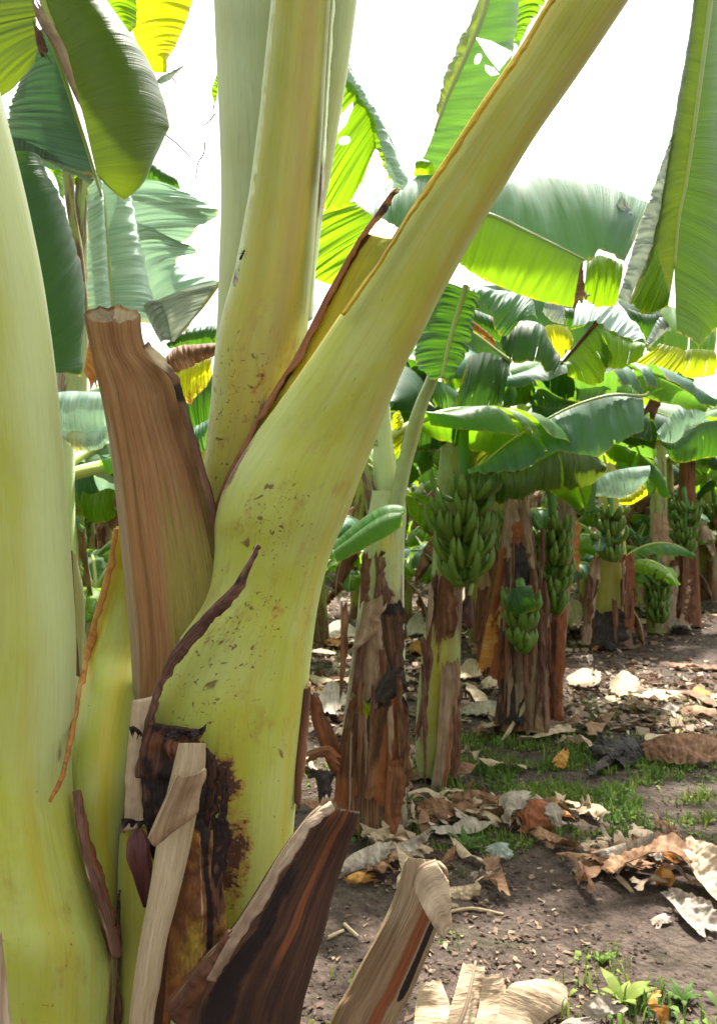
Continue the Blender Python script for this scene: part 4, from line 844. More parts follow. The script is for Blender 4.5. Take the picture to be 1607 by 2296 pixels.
strip(B6, [(1462, 1150), (1460, 1210), (1464, 1265)], [(1494, 1150), (1500, 1210), (1494, 1270)], d6-.2, 'stub_tan')
bunch(B6, P(1474, 1290, d6-.35), .38, .115, 5, 12, .2, .10, 8, 'low bunch of dark green bananas', .02)
B7, d7 = plantroot(1535, 1405, 'brown banana trunk in loose dead sheaths near the right margin')
trunk(B7, [(1500, 1405, 1570, 1405), (1508, 1320, 1566, 1320), (1515, 1220, 1562, 1220), (1520, 1120, 1558, 1120), (1524, 980, 1556, 980)], d7, 'bark', lambda s, th: {'rust': .5})
for a, b_, m_ in (([(1505, 1270), (1500, 1330), (1492, 1390)], [(1522, 1265), (1518, 1330), (1512, 1395)], 'bark_pale'), ([(1530, 1250), (1528, 1320), (1524, 1390)], [(1556, 1240), (1560, 1320), (1556, 1400)], 'bark'), ([(1538, 1300), (1530, 1350), (1520, 1400)], [(1550, 1300), (1548, 1350), (1540, 1405)], 'dead')):
    strip(B7, a, b_, d7-.3, m_)
bunch(B7, P(1535, 1135, d7-.3), .42, .13, 5, 14, .2, .10, 8, None, .02)

# big arching leaves of the front row
BL = B2
leaf(B1, [([(770, 160), (800, 205), (822, 240), (838, 268), (844, 300), (846, 325)], [(745, 212), (728, 310), (714, 400), (722, 468), (772, 465), (812, 408)], dict(bulge=.02, rip=.010, jag=.03, holes=[(772, 315, 14, 9, -.3), [(752, 305), (764, 258), (790, 228), (792, 240), (775, 280)]], nu=240, nv=100)),
          ([(778, 148), (815, 212), (850, 264), (882, 330), (914, 400)], [(768, 190), (800, 226), (830, 276), (845, 335), (872, 402)], dict(dd=2.82, ddb=2.78, bulge=.012))], 'leaf_yg', 2.8, label='torn bright green leaf hanging beside the upright stalks', mid=[(778, 146), (815, 212), (850, 264), (882, 330), (914, 402)], midr=.008)
leaf(B1, [([(778, 148), (815, 212), (850, 264), (882, 330), (914, 400), (900, 430)], [(772, 168), (806, 216), (834, 262), (852, 325), (872, 395), (885, 425)], dict(dd=2.76, ddb=2.72, bulge=.015, rip=.006))], 'leaf_sheen', 2.76)  # strip along the fold, its sky sheen painted as pale colour
leaf(B1, [([(796, 452), (818, 472), (838, 495), (815, 545), (785, 600)], [(716, 478), (700, 540), (695, 590), (702, 622), (748, 642)], dict(bulge=.02, rip=.010, ripn=8))], 'leaf_yg', 2.9)
leaf(B1, [([(795, 462), (855, 425), (905, 398), (1000, 391), (1095, 391), (1160, 393), (1245, 400), (1340, 412), (1455, 455)], [(798, 470), (870, 498), (895, 505), (1000, 475), (1095, 484), (1200, 530), (1312, 584), (1345, 560), (1398, 588)], dict(dd=3.17, ddb=3.0, rip=.010, ripn=12, jag=.01, nu=150, nv=24, bulge=.02, slits=0))],
     'leaf_teal', 3.3, label='huge arching leaf, bluish upper half seen past the leaning stalk')
leaf(B1, [([(1030, 465), (1095, 484), (1180, 522), (1260, 560), (1308, 585)], [(1030, 590), (1058, 612), (1130, 648), (1200, 672), (1282, 690)], dict(dd=2.99, ddb=2.96, rip=.006, nu=90, nv=26, bulge=.015, jag=.012)), ([(1312, 586), (1340, 572), (1365, 578), (1395, 592)], [(1302, 668), (1330, 684), (1352, 688), (1380, 682)], dict(dd=3.05, ddb=3.02, rip=.012))], 'leaf_yg', 3.0, label='hanging half of the huge leaf, glowing yellow green against the light', mid=[(1000, 470), (1095, 481), (1180, 519), (1260, 558), (1312, 584)], midr=.009, mm='stem_pale')
strip(B1, [(1300, 600), (1292, 640), (1284, 690)], [(1310, 600), (1310, 645), (1322, 668)], 2.94, 'dead_brown', name='dead_edge')
strip(B1, [(1388, 440), (1368, 480), (1350, 500), (1365, 530)], [(1398, 445), (1418, 488), (1400, 520), (1380, 535)], 3.1, 'leaf_grey', name='dead_edge')
strip(B1, [(1398, 500), (1388, 530), (1402, 555)], [(1418, 490), (1412, 530), (1408, 560)], 3.12, 'dead_orange', name='dead_edge')
leaf(B2, [([(1110, -160), (1092, 0), (1050, 112), (1006, 210), (975, 290), (950, 350), (924, 392)], [(1200, -160), (1166, 0), (1150, 110), (1112, 210), (1062, 300), (1012, 362), (966, 392)], dict(ddb=3.25, bulge=.03, rip=.010, ripn=9, jag=.03, nu=300, nv=120, holes=[[(1066, 84), (1100, 92), (1150, 118), (1118, 158), (1095, 130)], (1071, 132, 7, 13, .4), [(1086, 145), (1106, 152), (1118, 166), (1100, 170), (1088, 158)]])),
          ([(1110, -160), (1092, 0), (1050, 112), (1006, 210), (986, 262)], [(1095, -160), (1070, 0), (1018, 120), (990, 195), (985, 235)], dict(ddb=3.2, bulge=.015, at=lambda s, t: {'yellow': .25}))], 'leaf_teal', 3.15, mid=[(1110, -160), (1092, 0), (1050, 112), (1006, 210), (986, 262), (975, 292)], midr=.012, label='tall bluish leaf with torn holes behind the leaning stalk')
leaf(B2, [([(1150, -40), (1160, 20), (1150, 60), (1140, 100)], [(1240, -40), (1215, 20), (1190, 50), (1160, 112)], dict(jag=.1))], 'leaf', 3.5)
leaf(B2, [([(930, 362), (940, 355), (958, 360)], [(928, 392), (945, 392), (975, 390)], dict(rip=.004))], 'leaf_yg', 3.05)

# ------------------------------------------------------------------ middle right: the tangle of leaves between the crowns
def q(parent, a, b, mat, d, db=None, **kw): return leaf(parent, [(a, b, dict(**kw))], mat, d, db)
q(B2, [(1055, 640), (1110, 650), (1185, 664), (1204, 716)], [(1048, 662), (1090, 690), (1125, 752), (1165, 722)], 'leaf_teal', 3.7, 3.6, rip=.02, ripn=7)
q(B4, [(1030, 645), (1150, 640), (1320, 664), (1480, 690)], [(1040, 770), (1170, 775), (1330, 790), (1490, 780)], 'leaf_dark', 4.7, 4.6, rip=.03, ripn=6, nu=80)
q(B6, [(1350, 655), (1430, 668), (1520, 690), (1600, 700)], [(1370, 750), (1450, 790), (1530, 800), (1600, 790)], 'leaf', 4.9, 4.7, rip=.03, ripn=6, nu=80)
q(B3, [(930, 760), (1000, 730), (1080, 745), (1180, 800)], [(940, 880), (1010, 900), (1090, 900), (1180, 900)], 'leaf', 4.6, 4.5, rip=.03, ripn=6, nu=80)
q(B2, [(1040, 690), (1065, 695), (1110, 715), (1138, 745)], [(1048, 735), (1075, 752), (1110, 765), (1130, 768)], 'leaf_dark', 3.75)
q(B2, [(1028, 700), (1060, 720), (1100, 752), (1112, 775)], [(1034, 712), (1055, 735), (1090, 762), (1108, 778)], 'dead_orange', 3.6)
leaf(B2, [([(1145, 812), (1120, 800), (1085, 790), (1050, 800)], [(1125, 902), (1092, 920), (1040, 948), (1012, 925)], dict(ddb=3.7, rip=.02, ripn=5, jag=.08))], 'leaf_dark', 3.8, mid=[(1146, 812), (1110, 785), (1068, 752), (1040, 735)], midr=.010)
q(B2, [(1012, 905), (1040, 900), (1090, 905), (1128, 900)], [(1010, 985), (1022, 1000), (1060, 960), (1115, 948)], 'leaf_teal', 3.75, rip=.02)
q(B2, [(1125, 752), (1160, 722), (1215, 730), (1245, 795)], [(1120, 768), (1150, 812), (1200, 812), (1240, 838)], 'leaf_dark', 3.7, 3.6, rip=.02, ripn=5)
q(B2, [(1212, 738), (1232, 728), (1270, 734), (1286, 762)], [(1238, 800), (1246, 806), (1256, 806), (1264, 798)], 'leaf_yellow', 3.9, at=lambda s, t: {'yellow': .3})
leaf(B4, [([(1335, 725), (1310, 755), (1280, 790), (1258, 816)], [(1372, 800), (1358, 830), (1338, 866), (1272, 842)], dict(ddb=3.55, rip=.008, jag=.06)), ([(1335, 725), (1370, 742), (1410, 760), (1446, 772)], [(1345, 812), (1368, 828), (1402, 822), (1440, 800)], dict(ddb=3.55, rip=.008, jag=.06))], 'leaf_yg', 3.6, mid=[(1336, 724), (1310, 755), (1280, 790), (1257, 817)], midr=.012, mm='bark', label='bright green leaf lit from behind, roof shaped')
leaf(B4, [([(1298, 672), (1335, 676), (1375, 672), (1400, 700), (1445, 768)], [(1282, 735), (1318, 722), (1335, 722), (1380, 746), (1420, 765)], dict(ddb=3.58, rip=.016, ripn=7))], 'leaf_sheen', 3.8)
q(B2, [(1218, 672), (1260, 676), (1265, 715)], [(1215, 700), (1236, 720), (1262, 728)], 'leaf_grey', 4.3)
q(B4, [(1265, 690), (1285, 692), (1305, 698)], [(1265, 725), (1280, 738), (1310, 730)], 'leaf_dark', 4.0)
q(B6, [(1405, 690), (1430, 700), (1460, 705), (1480, 700)], [(1420, 735), (1440, 748), (1455, 760), (1475, 760)], 'leaf_dark', 4.2)
q(B6, [(1445, 770), (1478, 712), (1490, 732)], [(1452, 782), (1490, 745), (1500, 742)], 'leaf_grey', 3.9)
q(B6, [(1478, 770), (1500, 776), (1520, 780), (1542, 792)], [(1420, 815), (1424, 842), (1440, 878), (1500, 858)], 'leaf_yg', 4.2, at=lambda s, t: {'yellow': .35})
q(B6, [(1535, 785), (1560, 782), (1600, 785)], [(1515, 832), (1545, 848), (1600, 842)], 'leaf_yg', 4.4, at=lambda s, t: {'yellow': .25})
q(B6, [(1440, 872), (1455, 892), (1470, 905)], [(1400, 830), (1415, 875), (1440, 890)], 'leaf_yg', 4.3)
q(B6, [(1382, 868), (1410, 865), (1440, 890)], [(1370, 895), (1400, 905), (1430, 905)], 'leaf_sheen', 4.1)
q(B6, [(1390, 820), (1405, 812), (1440, 870)], [(1384, 835), (1410, 870), (1436, 885)], 'leaf_sheen', 4.15)
strip(B6, [(1480, 858), (1458, 890), (1440, 925)], [(1492, 862), (1482, 905), (1462, 945)], 4.3, 'bark')
q(B6, [(1492, 855), (1510, 832), (1530, 830), (1550, 848)], [(1505, 868), (1520, 872), (1540, 868), (1552, 860)], 'leaf_teal', 4.5)
q(B6, [(1470, 970), (1500, 935), (1530, 912), (1570, 895)], [(1472, 985), (1510, 992), (1540, 965), (1580, 945)], 'leaf_sheen', 4.2, rip=.016)
q(B6, [(1478, 985), (1510, 985), (1570, 950), (1620, 940)], [(1490, 1010), (1515, 1035), (1570, 1030), (1620, 1020)], 'leaf_dark', 4.3)
q(B4, [(1200, 820), (1230, 812), (1262, 815), (1285, 850)], [(1205, 845), (1235, 880), (1265, 895), (1285, 890)], 'leaf_dark', 4.0)
q(B4, [(1284, 852), (1310, 862), (1340, 862), (1370, 850)], [(1290, 890), (1300, 900), (1325, 898), (1350, 888)], 'leaf_sheen', 4.2)
q(B3, [(1165, 850), (1175, 838), (1190, 845), (1198, 870)], [(1160, 880), (1170, 902), (1182, 905), (1196, 890)], 'leaf_yg', 4.1)
q(B3, [(1142, 832), (1150, 850), (1158, 880)], [(1134, 860), (1138, 885), (1150, 905)], 'leaf_sheen', 4.1)
q(B3, [(1100, 900), (1115, 908), (1135, 900)], [(1105, 950), (1120, 975), (1136, 960)], 'leaf_sheen', 4.1)
q(B3, [(1190, 880), (1215, 872), (1250, 890), (1285, 900)], [(1185, 905), (1220, 915), (1250, 915), (1285, 908)], 'leaf_teal', 4.1)
q(B3, [(1190, 905), (1240, 910), (1280, 905)], [(1190, 990), (1230, 960), (1275, 930)], 'leaf_dark', 4.3)
leaf(B3, [([(1440, 889), (1380, 886), (1330, 896), (1270, 918), (1210, 950), (1150, 985), (1100, 1025), (1052, 1062)], [(1442, 966), (1400, 985), (1335, 1026), (1290, 1018), (1250, 1010), (1165, 1058), (1110, 1056), (1052, 1066)], dict(dd=3.62, ddb=3.5, rip=.012, ripn=14, nu=110, nv=22, bulge=.02, jag=.015))], 'leaf_teal', 3.6, mid=[(1455, 880), (1440, 888), (1380, 885), (1330, 895), (1270, 917), (1210, 949), (1150, 984), (1100, 1024), (1052, 1062)], midr=.008, label='bluish green leaf stretching across the row, ribbed')
leaf(B3, [([(1120, 1058), (1165, 1057), (1210, 1034), (1250, 1012)], [(1135, 1112), (1160, 1118), (1200, 1106), (1258, 1096)], dict(jag=.06)), ([(1252, 1012), (1290, 1018), (1335, 1024), (1355, 1040)], [(1262, 1092), (1295, 1092), (1330, 1082), (1355, 1060)], dict(jag=.1))], 'leaf_olive', 3.5, label='hanging green half of the long leaf with yellow tattered rim')
q(B5, [(1300, 1090), (1335, 1070), (1390, 1052), (1456, 1044)], [(1318, 1108), (1350, 1114), (1400, 1114), (1445, 1082)], 'leaf_sheen', 4.3, rip=.008)
q(B5, [(1380, 1115), (1410, 1105), (1440, 1085)], [(1385, 1130), (1415, 1130), (1450, 1110)], 'leaf_yellow', 4.4)
q(B5, [(1270, 1130), (1300, 1118), (1345, 1140)], [(1290, 1150), (1310, 1158), (1340, 1150)], 'leaf_teal', 4.8)
q(B2, [(968, 1022), (1000, 1005), (1032, 1002)], [(985, 1050), (1005, 1062), (1034, 1058)], 'leaf_yg', 4.0)
q(B2, [(930, 915), (960, 905), (1002, 940)], [(930, 1010), (965, 1012), (998, 1000)], 'leaf_dark', 3.9)
q(B2, [(968, 862), (985, 855), (1030, 880)], [(970, 900), (1000, 940), (1025, 950)], 'leaf_teal', 3.95)
leaf(B2, [([(905, 1108), (930, 1120), (950, 1150), (955, 1190)], [(915, 1150), (930, 1170), (945, 1185), (955, 1192)], {}), ([(910, 1106), (938, 1120), (952, 1150), (956, 1190)], [(935, 1105), (970, 1120), (980, 1155), (960, 1192)], {})], 'leaf_yg', 3.9)
q(B2, [(1030, 1095), (1050, 1060), (1120, 1062)], [(1035, 1110), (1060, 1100), (1120, 1090)], 'leaf_dark', 4.1)
q(B2, [(1110, 1060), (1130, 1062), (1145, 1075)], [(1105, 1120), (1125, 1130), (1145, 1110)], 'leaf_dark', 4.0)

# plant beyond the right margin whose leaf hangs down the right edge
R1, dr = plantroot(1790, 0, 'banana plant at the right margin with long hanging leaves', d=2.9)
trunk(R1, [(1700, 1950, 1880, 1950), (1710, 1500, 1875, 1500), (1720, 1000, 1860, 1000), (1735, 500, 1840, 500), (1750, 0, 1820, 0), (1740, -250, 1790, -250)], dr)
rm_ = [(1612, -200), (1592, 0), (1573, 150), (1553, 300), (1537, 410), (1521, 490), (1511, 600), (1496, 692)]
leaf(R1, [(rm_, [(1575, -200), (1553, 10), (1532, 140), (1505, 296), (1482, 440), (1460, 545), (1433, 620), (1408, 680)], dict(ddb=2.45, bulge=.02, rip=.004, jag=.015, nu=110, nv=24, at=lambda s, t: {'yellow': .35*sm(.8, 1, s)*t}))], 'leaf_olive', 2.4, mid=rm_[:7], midr=.008, label='lit half of the long hanging leaf at the right margin')
leaf(R1, [(rm_[:7]+[(1516, 745)], [(1620, -200), (1602, 0), (1602, 150), (1612, 310), (1630, 450), (1640, 580), (1630, 700), (1560, 785)], dict(ddb=2.55, bulge=.025, rip=.004, nu=90, nv=24))], 'leaf_shaded', 2.4, label='shaded half of the long hanging leaf at the right margin')  # same leaf in a darker green, its shade painted in
leaf(R1, [([(1506, 295), (1492, 400), (1478, 480), (1456, 562), (1408, 680)], [(1500, 315), (1470, 400), (1443, 480), (1414, 570), (1385, 668)], dict(bulge=.01))], 'leaf_grey', 2.44)
leaf(R1, [([(1472, 560), (1482, 600), (1495, 640), (1500, 660)], [(1412, 682), (1440, 704), (1468, 700), (1494, 684)], dict(bulge=.01, jag=.06))], 'leaf_yg', 2.36)

def crown(o, z, specs, seed):
    r = random.Random(seed); L0 = ORG[o.name]
    for i, (az, el, L, m_) in enumerate(specs):
        arch_leaf(o, Vector((L0.x, L0.y+.03, z+r.uniform(-.05, .08))), az, el, L, r.uniform(.22, .29), r.uniform(.35, .8), r.uniform(1.3, 2.1), m_, seed*17+i, r.randint(3, 6))
crown(B1, 1.62, [(.2, .9, 1.5, 'leaf_dark'), (-.9, .7, 1.3, 'leaf_teal'), (1.1, .55, 1.4, 'leaf')], 1)
crown(B2, 1.72, [(.1, .8, 1.6, 'leaf_teal'), (.9, .75, 1.6, 'leaf'), (-.7, .8, 1.4, 'leaf_dark'), (1.5, .6, 1.5, 'leaf_teal'), (.5, .4, 1.3, 'leaf_olive')], 2)
crown(B3, 1.75, [(.2, .75, 1.5, 'leaf'), (.9, .7, 1.6, 'leaf_yg'), (-.8, .7, 1.6, 'leaf_teal'), (1.5, .5, 1.4, 'leaf_dark'), (-.2, .45, 1.3, 'leaf_dark')], 3)
crown(B4, 1.70, [(.0, .8, 1.6, 'leaf_yg'), (.8, .65, 1.6, 'leaf_teal'), (-.8, .75, 1.5, 'leaf_dark'), (1.4, .6, 1.5, 'leaf')], 4)
crown(B5, 1.75, [(.1, .7, 1.6, 'leaf_teal'), (.9, .7, 1.6, 'leaf_yg'), (-.8, .65, 1.5, 'leaf'), (-1.5, .6, 1.5, 'leaf_teal')], 5)
crown(B6, 1.72, [(.2, .8, 1.6, 'leaf'), (1.0, .6, 1.5, 'leaf_teal'), (-.7, .75, 1.6, 'leaf_yg'), (-1.6, .7, 1.5, 'leaf')], 6)
crown(B7, 1.72, [(-.2, .8, 1.6, 'leaf_teal'), (-.9, .7, 1.6, 'leaf'), (-1.6, .6, 1.6, 'leaf_yg')], 7)
crown(LB, 1.45, [(.4, .55, 1.2, 'leaf_sheen'), (.9, .35, 1.1, 'leaf_teal'), (-.2, .5, 1.2, 'leaf_sheen'), (1.5, .3, 1.0, 'leaf')], 8)
leaf(LB, [([(188, 395), (190, 500), (192, 600), (196, 720)], [(300, 398), (330, 480), (352, 590), (372, 730)], dict(ddb=2.95, rip=.008, ripn=10))], 'leaf_sheen', 2.85)
def fray(o, x0, x1, y0, y1, d, n, seed, mats=('bark', 'bark_pale', 'stub_dark', 'bark', 'margin')):  # dry strips; the dark ones stand in for shade in trunk crevices
    r = random.Random(seed)
    for i in range(n):
        x = r.uniform(x0, x1); a = r.uniform(y0, lerp(y0, y1, .6)); b = min(y1, a+r.uniform(.25, .6)*(y1-y0)); w_ = r.uniform(5, 15); sl = r.uniform(-14, 14)
        strip(o, [(x, a), (x+sl*.4, (a+b)/2), (x+sl, b)], [(x+w_, a+r.uniform(-8, 8)), (x+w_*r.uniform(.8, 1.3)+sl*.4, (a+b)/2), (x+w_*.3+sl, b+r.uniform(-10, 14))], d-r.uniform(.0, .05), r.choice(mats), nu=26, nv=5, bulge=.006, jag=.35, endjag=.03, name='dry_strip')
fray(B1, 760, 895, 1350, 1840, d1-.15, 14, 1); fray(B2, 940, 1015, 1300, 1760, d2-.12, 4, 2); fray(B3, 1112, 1215, 1180, 1640, d3-.16, 22, 3); fray(B4, 1212, 1262, 1350, 1620, d4-.10, 9, 4)
fray(B5, 1305, 1410, 1260, 1445, d5-.26, 12, 5); fray(B6, 1450, 1490, 1120, 1410, d6-.18, 8, 6); fray(B7, 1500, 1560, 1200, 1400, d7-.22, 12, 7)

# ------------------------------------------------------------------ generic plants filling the rows behind
def generic(label, loc, seed, h=1.7, bun=True, nl=8, group='banana plants of the grove', res=.8, ls=1.0, cat='banana plant', name='banana_plant'):
    r = random.Random(seed)
    o = thing(name, label, cat, loc, group)
    L0 = Vector(loc); tilt = Vector((r.uniform(-.06, .06), r.uniform(-.06, .06), 0))
    Ls, Rs = [], []
    for z, w in ((-.05, .135), (.3, .12), (.8, .105), (1.3, .09), (h, .075), (h+.25, .045)):
        w *= min(1, .3+.7*ls) ; z *= min(1, h/1.3+.05); c = L0+tilt*z+Vector((0, 0, z)); Ls.append(c-Vector((w, 0, 0))); Rs.append(c+Vector((w, 0, 0)))
    mb = MB(); tube3(mb, Ls, Rs, 40, 20, .95, at=lambda s, th: {'brown': .42+.4*n3(th*1.3+seed, s*5, seed)+.3*sm(.4, 0, s), 'spots': .6, 'yellow': .2}, rfun=lambda s, th: 1+.05*n3(th*2, s*6, seed))
    mb.build('pseudostem', 'stem_back', o)
    top = L0+tilt*h+Vector((0, 0, h))
    a0 = r.uniform(0, 6)
    mats = ['leaf', 'leaf', 'leaf_dark', 'leaf_teal', 'leaf_yg', 'leaf_olive']
    for i in range(nl):
        arch_leaf(o, top+Vector((0, 0, r.uniform(-.05, .2))), a0+i*2.4, r.uniform(.55, 1.25), r.uniform(1.25, 1.75)*ls, r.uniform(.20, .27)*min(1, ls*1.3), r.uniform(.35, .9), r.uniform(1.5, 2.5), r.choice(mats), seed*31+i, r.randint(3, 7), res=res)
    for i in range(3 if ls > .9 else 1):
        arch_leaf(o, top-Vector((0, 0, r.uniform(.05, .35))), a0+i*2.1+1, -.2, r.uniform(.9, 1.2)*ls, .13*ls, 1.0, 1.4, r.choice(['dead_brown', 'bark', 'dead']), seed*37+i, 6, True, res=res)
    for i in range(5 if ls > .9 else 0):
        an = r.uniform(0, 2*PI); z0 = r.uniform(.5, 1.3); zl = r.uniform(.35, .75); rv = Vector((math.cos(an), math.sin(an), 0)); tv = Vector((-rv.y, rv.x, 0))
        mb = MB(); A = [L0+tilt*z+Vector((0, 0, z))+rv*(.12+.02*k)-tv*.05 for k, z in enumerate((z0, z0-zl*.5, z0-zl))]; B = [p+tv*r.uniform(.07, .13) for p in A]
        panel3(mb, A, B, nu=16, nv=6, bulge=.02, crum=.012, cf=12, jag=.25, seed=seed+i, endjag=.04, face=L0+rv*5)
        mb.build('dry_sheath', r.choice(['bark', 'bark_pale', 'bark', 'stub_tan']), o)
    if bun:
        an = r.uniform(-.9, .9)-PI/2
        bunch(o, top+Vector((math.cos(an)*.28, math.sin(an)*.28, -.30)), .42, .12, 5, seed, .28, .10, 8, None, .02)
    return o
def at_ground(x, y): return Vector((x, y, gz(x, y)))
generic('banana plant standing between the two fruiting front plants, further back', at_ground(1.05, 6.3), 606, 1.5, True, 9)
generic('leafy banana plant well behind the stout trunk', at_ground(3.3, 10.4), 707, 1.45, False, 9)
generic('banana plant behind the thin one at the right', at_ground(4.7, 10.8), 808, 1.55, True, 9)
generic('banana plant half hidden behind the wrapped front trunk', at_ground(.25, 6.8), 909, 1.5, True, 9)
protos = [generic('banana plant of the far rows, small in the distance among the others', at_ground(3.4, 9.0), 101, 1.65), generic('banana plant of the far rows, small in the distance among the others', at_ground(-1.6, 8.2), 202, 1.5), generic('banana plant of the far rows, small in the distance among the others', at_ground(1.3, 8.8), 303, 1.75, False)]
for o in protos: o['group'] = 'banana plants of the far rows'
sucker = generic('young banana sucker with bright leaves low between the far trunks', at_ground(2.35, 7.6), 1212, .55, False, 8, 'young suckers between the far trunks', .8, .62, 'banana sucker', 'banana_sucker')
for ch in sucker.children:
    if ch.name.startswith('leaf'): ch.data.materials[0] = M[rnd.choice(['leaf', 'leaf_yg', 'leaf', 'leaf_teal'])]
def dup(root, loc, rz, sc):
    r = root.copy(); col.objects.link(r); r.location = loc; r.rotation_euler = (0, 0, rz); r.scale = (sc, sc, sc); ORG[r.name] = Vector(loc)
    for ch in list(root.children):
        c = ch.copy(); col.objects.link(c); c.parent = r
        for g in ch.children:
            d = g.copy(); col.objects.link(d); d.parent = c
    return r
rs = random.Random(12)
for px, y in ((715, 7.6), (800, 9.2), (905, 8.6), (1075, 7.4), (1130, 9.0), (1215, 8.8), (1310, 9.6), (1425, 10.2), (1500, 10.6), (1000, 9.6), (215, 5.6), (250, 7.0), (180, 6.4)):
    dup(sucker, at_ground((px-CX)/F*y, y), rs.uniform(0, 6.3), rs.uniform(.8, 1.25))
rr = random.Random(5); k = 0
for j, y in enumerate((7.4, 10.4, 12.2, 14, 16, 18.5, 21, 25)):
    sp = 1.55 if y < 16 else 1.8
    x = -y*.62-1.5+(j % 2)*.9
    while x < y*.62+2:
        px = x*F/y+CX
        if not (y < 11 and (px > 560 and px < 1350)) and not (y < 9 and 560 < px < 1900) and abs(x-3.4)+abs(y-9) > 1.5:
            dup(protos[k % 3], at_ground(x+rr.uniform(-.3, .3), y+rr.uniform(-.5, .5)), rr.uniform(0, 6.3), rr.uniform(.9, 1.12)); k += 1
        x += sp*rr.uniform(.8, 1.2)
# nearer plants on the left, seen in the gaps, and ones whose crowns shade the foreground
generic('mid green banana plant in the gap left of the cut stalk', at_ground(-1.75, 4.9), 404, 1.6, False)
generic('banana plant of the left row, low leaves seen between stalks', at_ground(-2.35, 3.6), 505, 1.45, False)

# ------------------------------------------------------------------ dead leaves, sticks and weeds on the ground
def gh(x, y, h=.02):
    d = F*(H-h)/(y-CY); return P(x, y, d)
def dead(label, parts, mat, group=None, name='dead_leaf', cat='dead leaf', rib=None, **kw):
    kw = dict(kw); kw.pop('rip', 0); o = dict(nu=54, nv=20, rip=.002, ripn=5, crum=.015, cf=20, jag=.18, endjag=.03, curl=rnd.uniform(-.16, .02)); o.update(kw); o['bulge'] = min(o.get('bulge', .006), .012)
    mb = MB()
    for a, b in parts:
        panel3(mb, [gh(*p) for p in a], [gh(*p) for p in b], seed=rnd.random()*90, face=Vector((0, 0, 50)), **o)
    c = sum(mb.v, Vector())/len(mb.v)
    ob = mb.build(name, mat, None, origin=Vector((c.x, c.y, gz(c.x, c.y))))
    tag(ob, label, cat, group)
    if rib:
        m = MB(); wire(m, [gh(*p) for p in rib], .007, .003, 20, 6); m.build('midrib', 'bark_pale', ob)
    return ob
dead('big pale tan dead leaf with wavy lobes at the bottom edge', [
    ([(925, 2330, .02), (930, 2260, .05), (940, 2205, .10)], [(1012, 2330, .02), (1010, 2265, .06), (990, 2195, .10)]),
    ([(990, 2340, .03), (1012, 2260, .09), (1040, 2160, .15)], [(1055, 2340, .03), (1075, 2250, .07), (1088, 2170, .12)]),
    ([(1050, 2345, .04), (1078, 2250, .08), (1085, 2190, .13)], [(1130, 2340, .02), (1142, 2250, .05), (1126, 2178, .11)]),
    ([(1100, 2350, .03), (1122, 2262, .08), (1150, 2205, .12), (1205, 2192, .10)], [(1170, 2350, .02), (1215, 2300, .03), (1268, 2255, .04), (1276, 2210, .05)])],
    'dead', rib=[(1010, 2345, .05), (1045, 2255, .11), (1066, 2155, .16)], jag=.03, endjag=.006, curl=.05, crum=.007, cf=9)
dead('grey crumpled dead leaf between weeds in the bottom right corner', [([(1290, 2262, .03), (1330, 2238, .07), (1372, 2225, .08)], [(1310, 2285, .01), (1350, 2280, .04), (1395, 2272, .03)])], 'dead_grey')
dead('pale dead leaf cut by the bottom edge left of the bright weed', [([(1235, 2310, .02), (1270, 2286, .05), (1310, 2283, .05)], [(1240, 2345, .01), (1290, 2330, .03), (1330, 2320, .03)])], 'dead_grey')
dead('orange curled dead leaf in the bottom right corner', [([(1455, 2240, .06), (1462, 2262, .04), (1470, 2290, .02), (1490, 2330, .02)], [(1495, 2230, .09), (1480, 2252, .09), (1486, 2280, .06), (1515, 2325, .03)])], 'dead_orange', bulge=.03)
# the heap at the right
dead('long pale sheath lying on top of the heap at the right', [([(1335, 1908, .08), (1390, 1893, .11), (1440, 1878, .14), (1478, 1862, .16)], [(1350, 1930, .05), (1395, 1918, .07), (1440, 1908, .09), (1474, 1892, .11)])], 'dead_grey', bulge=.03)
dead('brown arched sheath under the long pale one in the right heap', [([(1372, 1968, .04), (1410, 1945, .10), (1460, 1925, .14), (1510, 1925, .14), (1545, 1955, .08)], [(1350, 1932, .05), (1400, 1920, .08), (1460, 1902, .12), (1520, 1895, .12), (1565, 1935, .07)])], 'dead_brown', bulge=.02)
dead('tan sheath leaning at the right edge of the heap', [([(1505, 1905, .10), (1530, 1935, .10), (1562, 1990, .05), (1600, 2030, .02)], [(1545, 1885, .12), (1575, 1900, .12), (1610, 1940, .07), (1640, 1990, .02)])], 'dead')
dead('broad grey dead leaf slanting down in front of the right heap', [([(1478, 2000, .03), (1510, 2030, .03), (1535, 2070, .03), (1570, 2110, .01)], [(1510, 1995, .06), (1545, 2005, .07), (1580, 2030, .06), (1620, 2070, .03)])], 'dead_grey')
dead('yellowish curled scrap inside the right heap', [([(1466, 1985, .02), (1475, 1960, .06), (1485, 1945, .08)], [(1500, 1990, .02), (1510, 1968, .08), (1500, 1948, .09)])], 'dead_orange', bulge=.03)
dead('pinkish dead strip left of the right heap', [([(1250, 1912, .03), (1280, 1910, .05), (1335, 1918, .05)], [(1262, 1925, .02), (1295, 1935, .03), (1340, 1945, .02)])], 'dead_brown')
dead('narrow pale scrap pointing down from the right heap', [([(1380, 1970, .03), (1395, 1985, .02), (1415, 2005, .01)], [(1392, 1966, .04), (1408, 1980, .03), (1424, 2002, .01)])], 'dead', nu=16, nv=6)
dead('small flat grey scrap right of the bare soil', [([(1455, 2065, .01), (1480, 2050, .03)], [(1470, 2085, .01), (1512, 2068, .01)])], 'dead_grey', nu=12, nv=8)
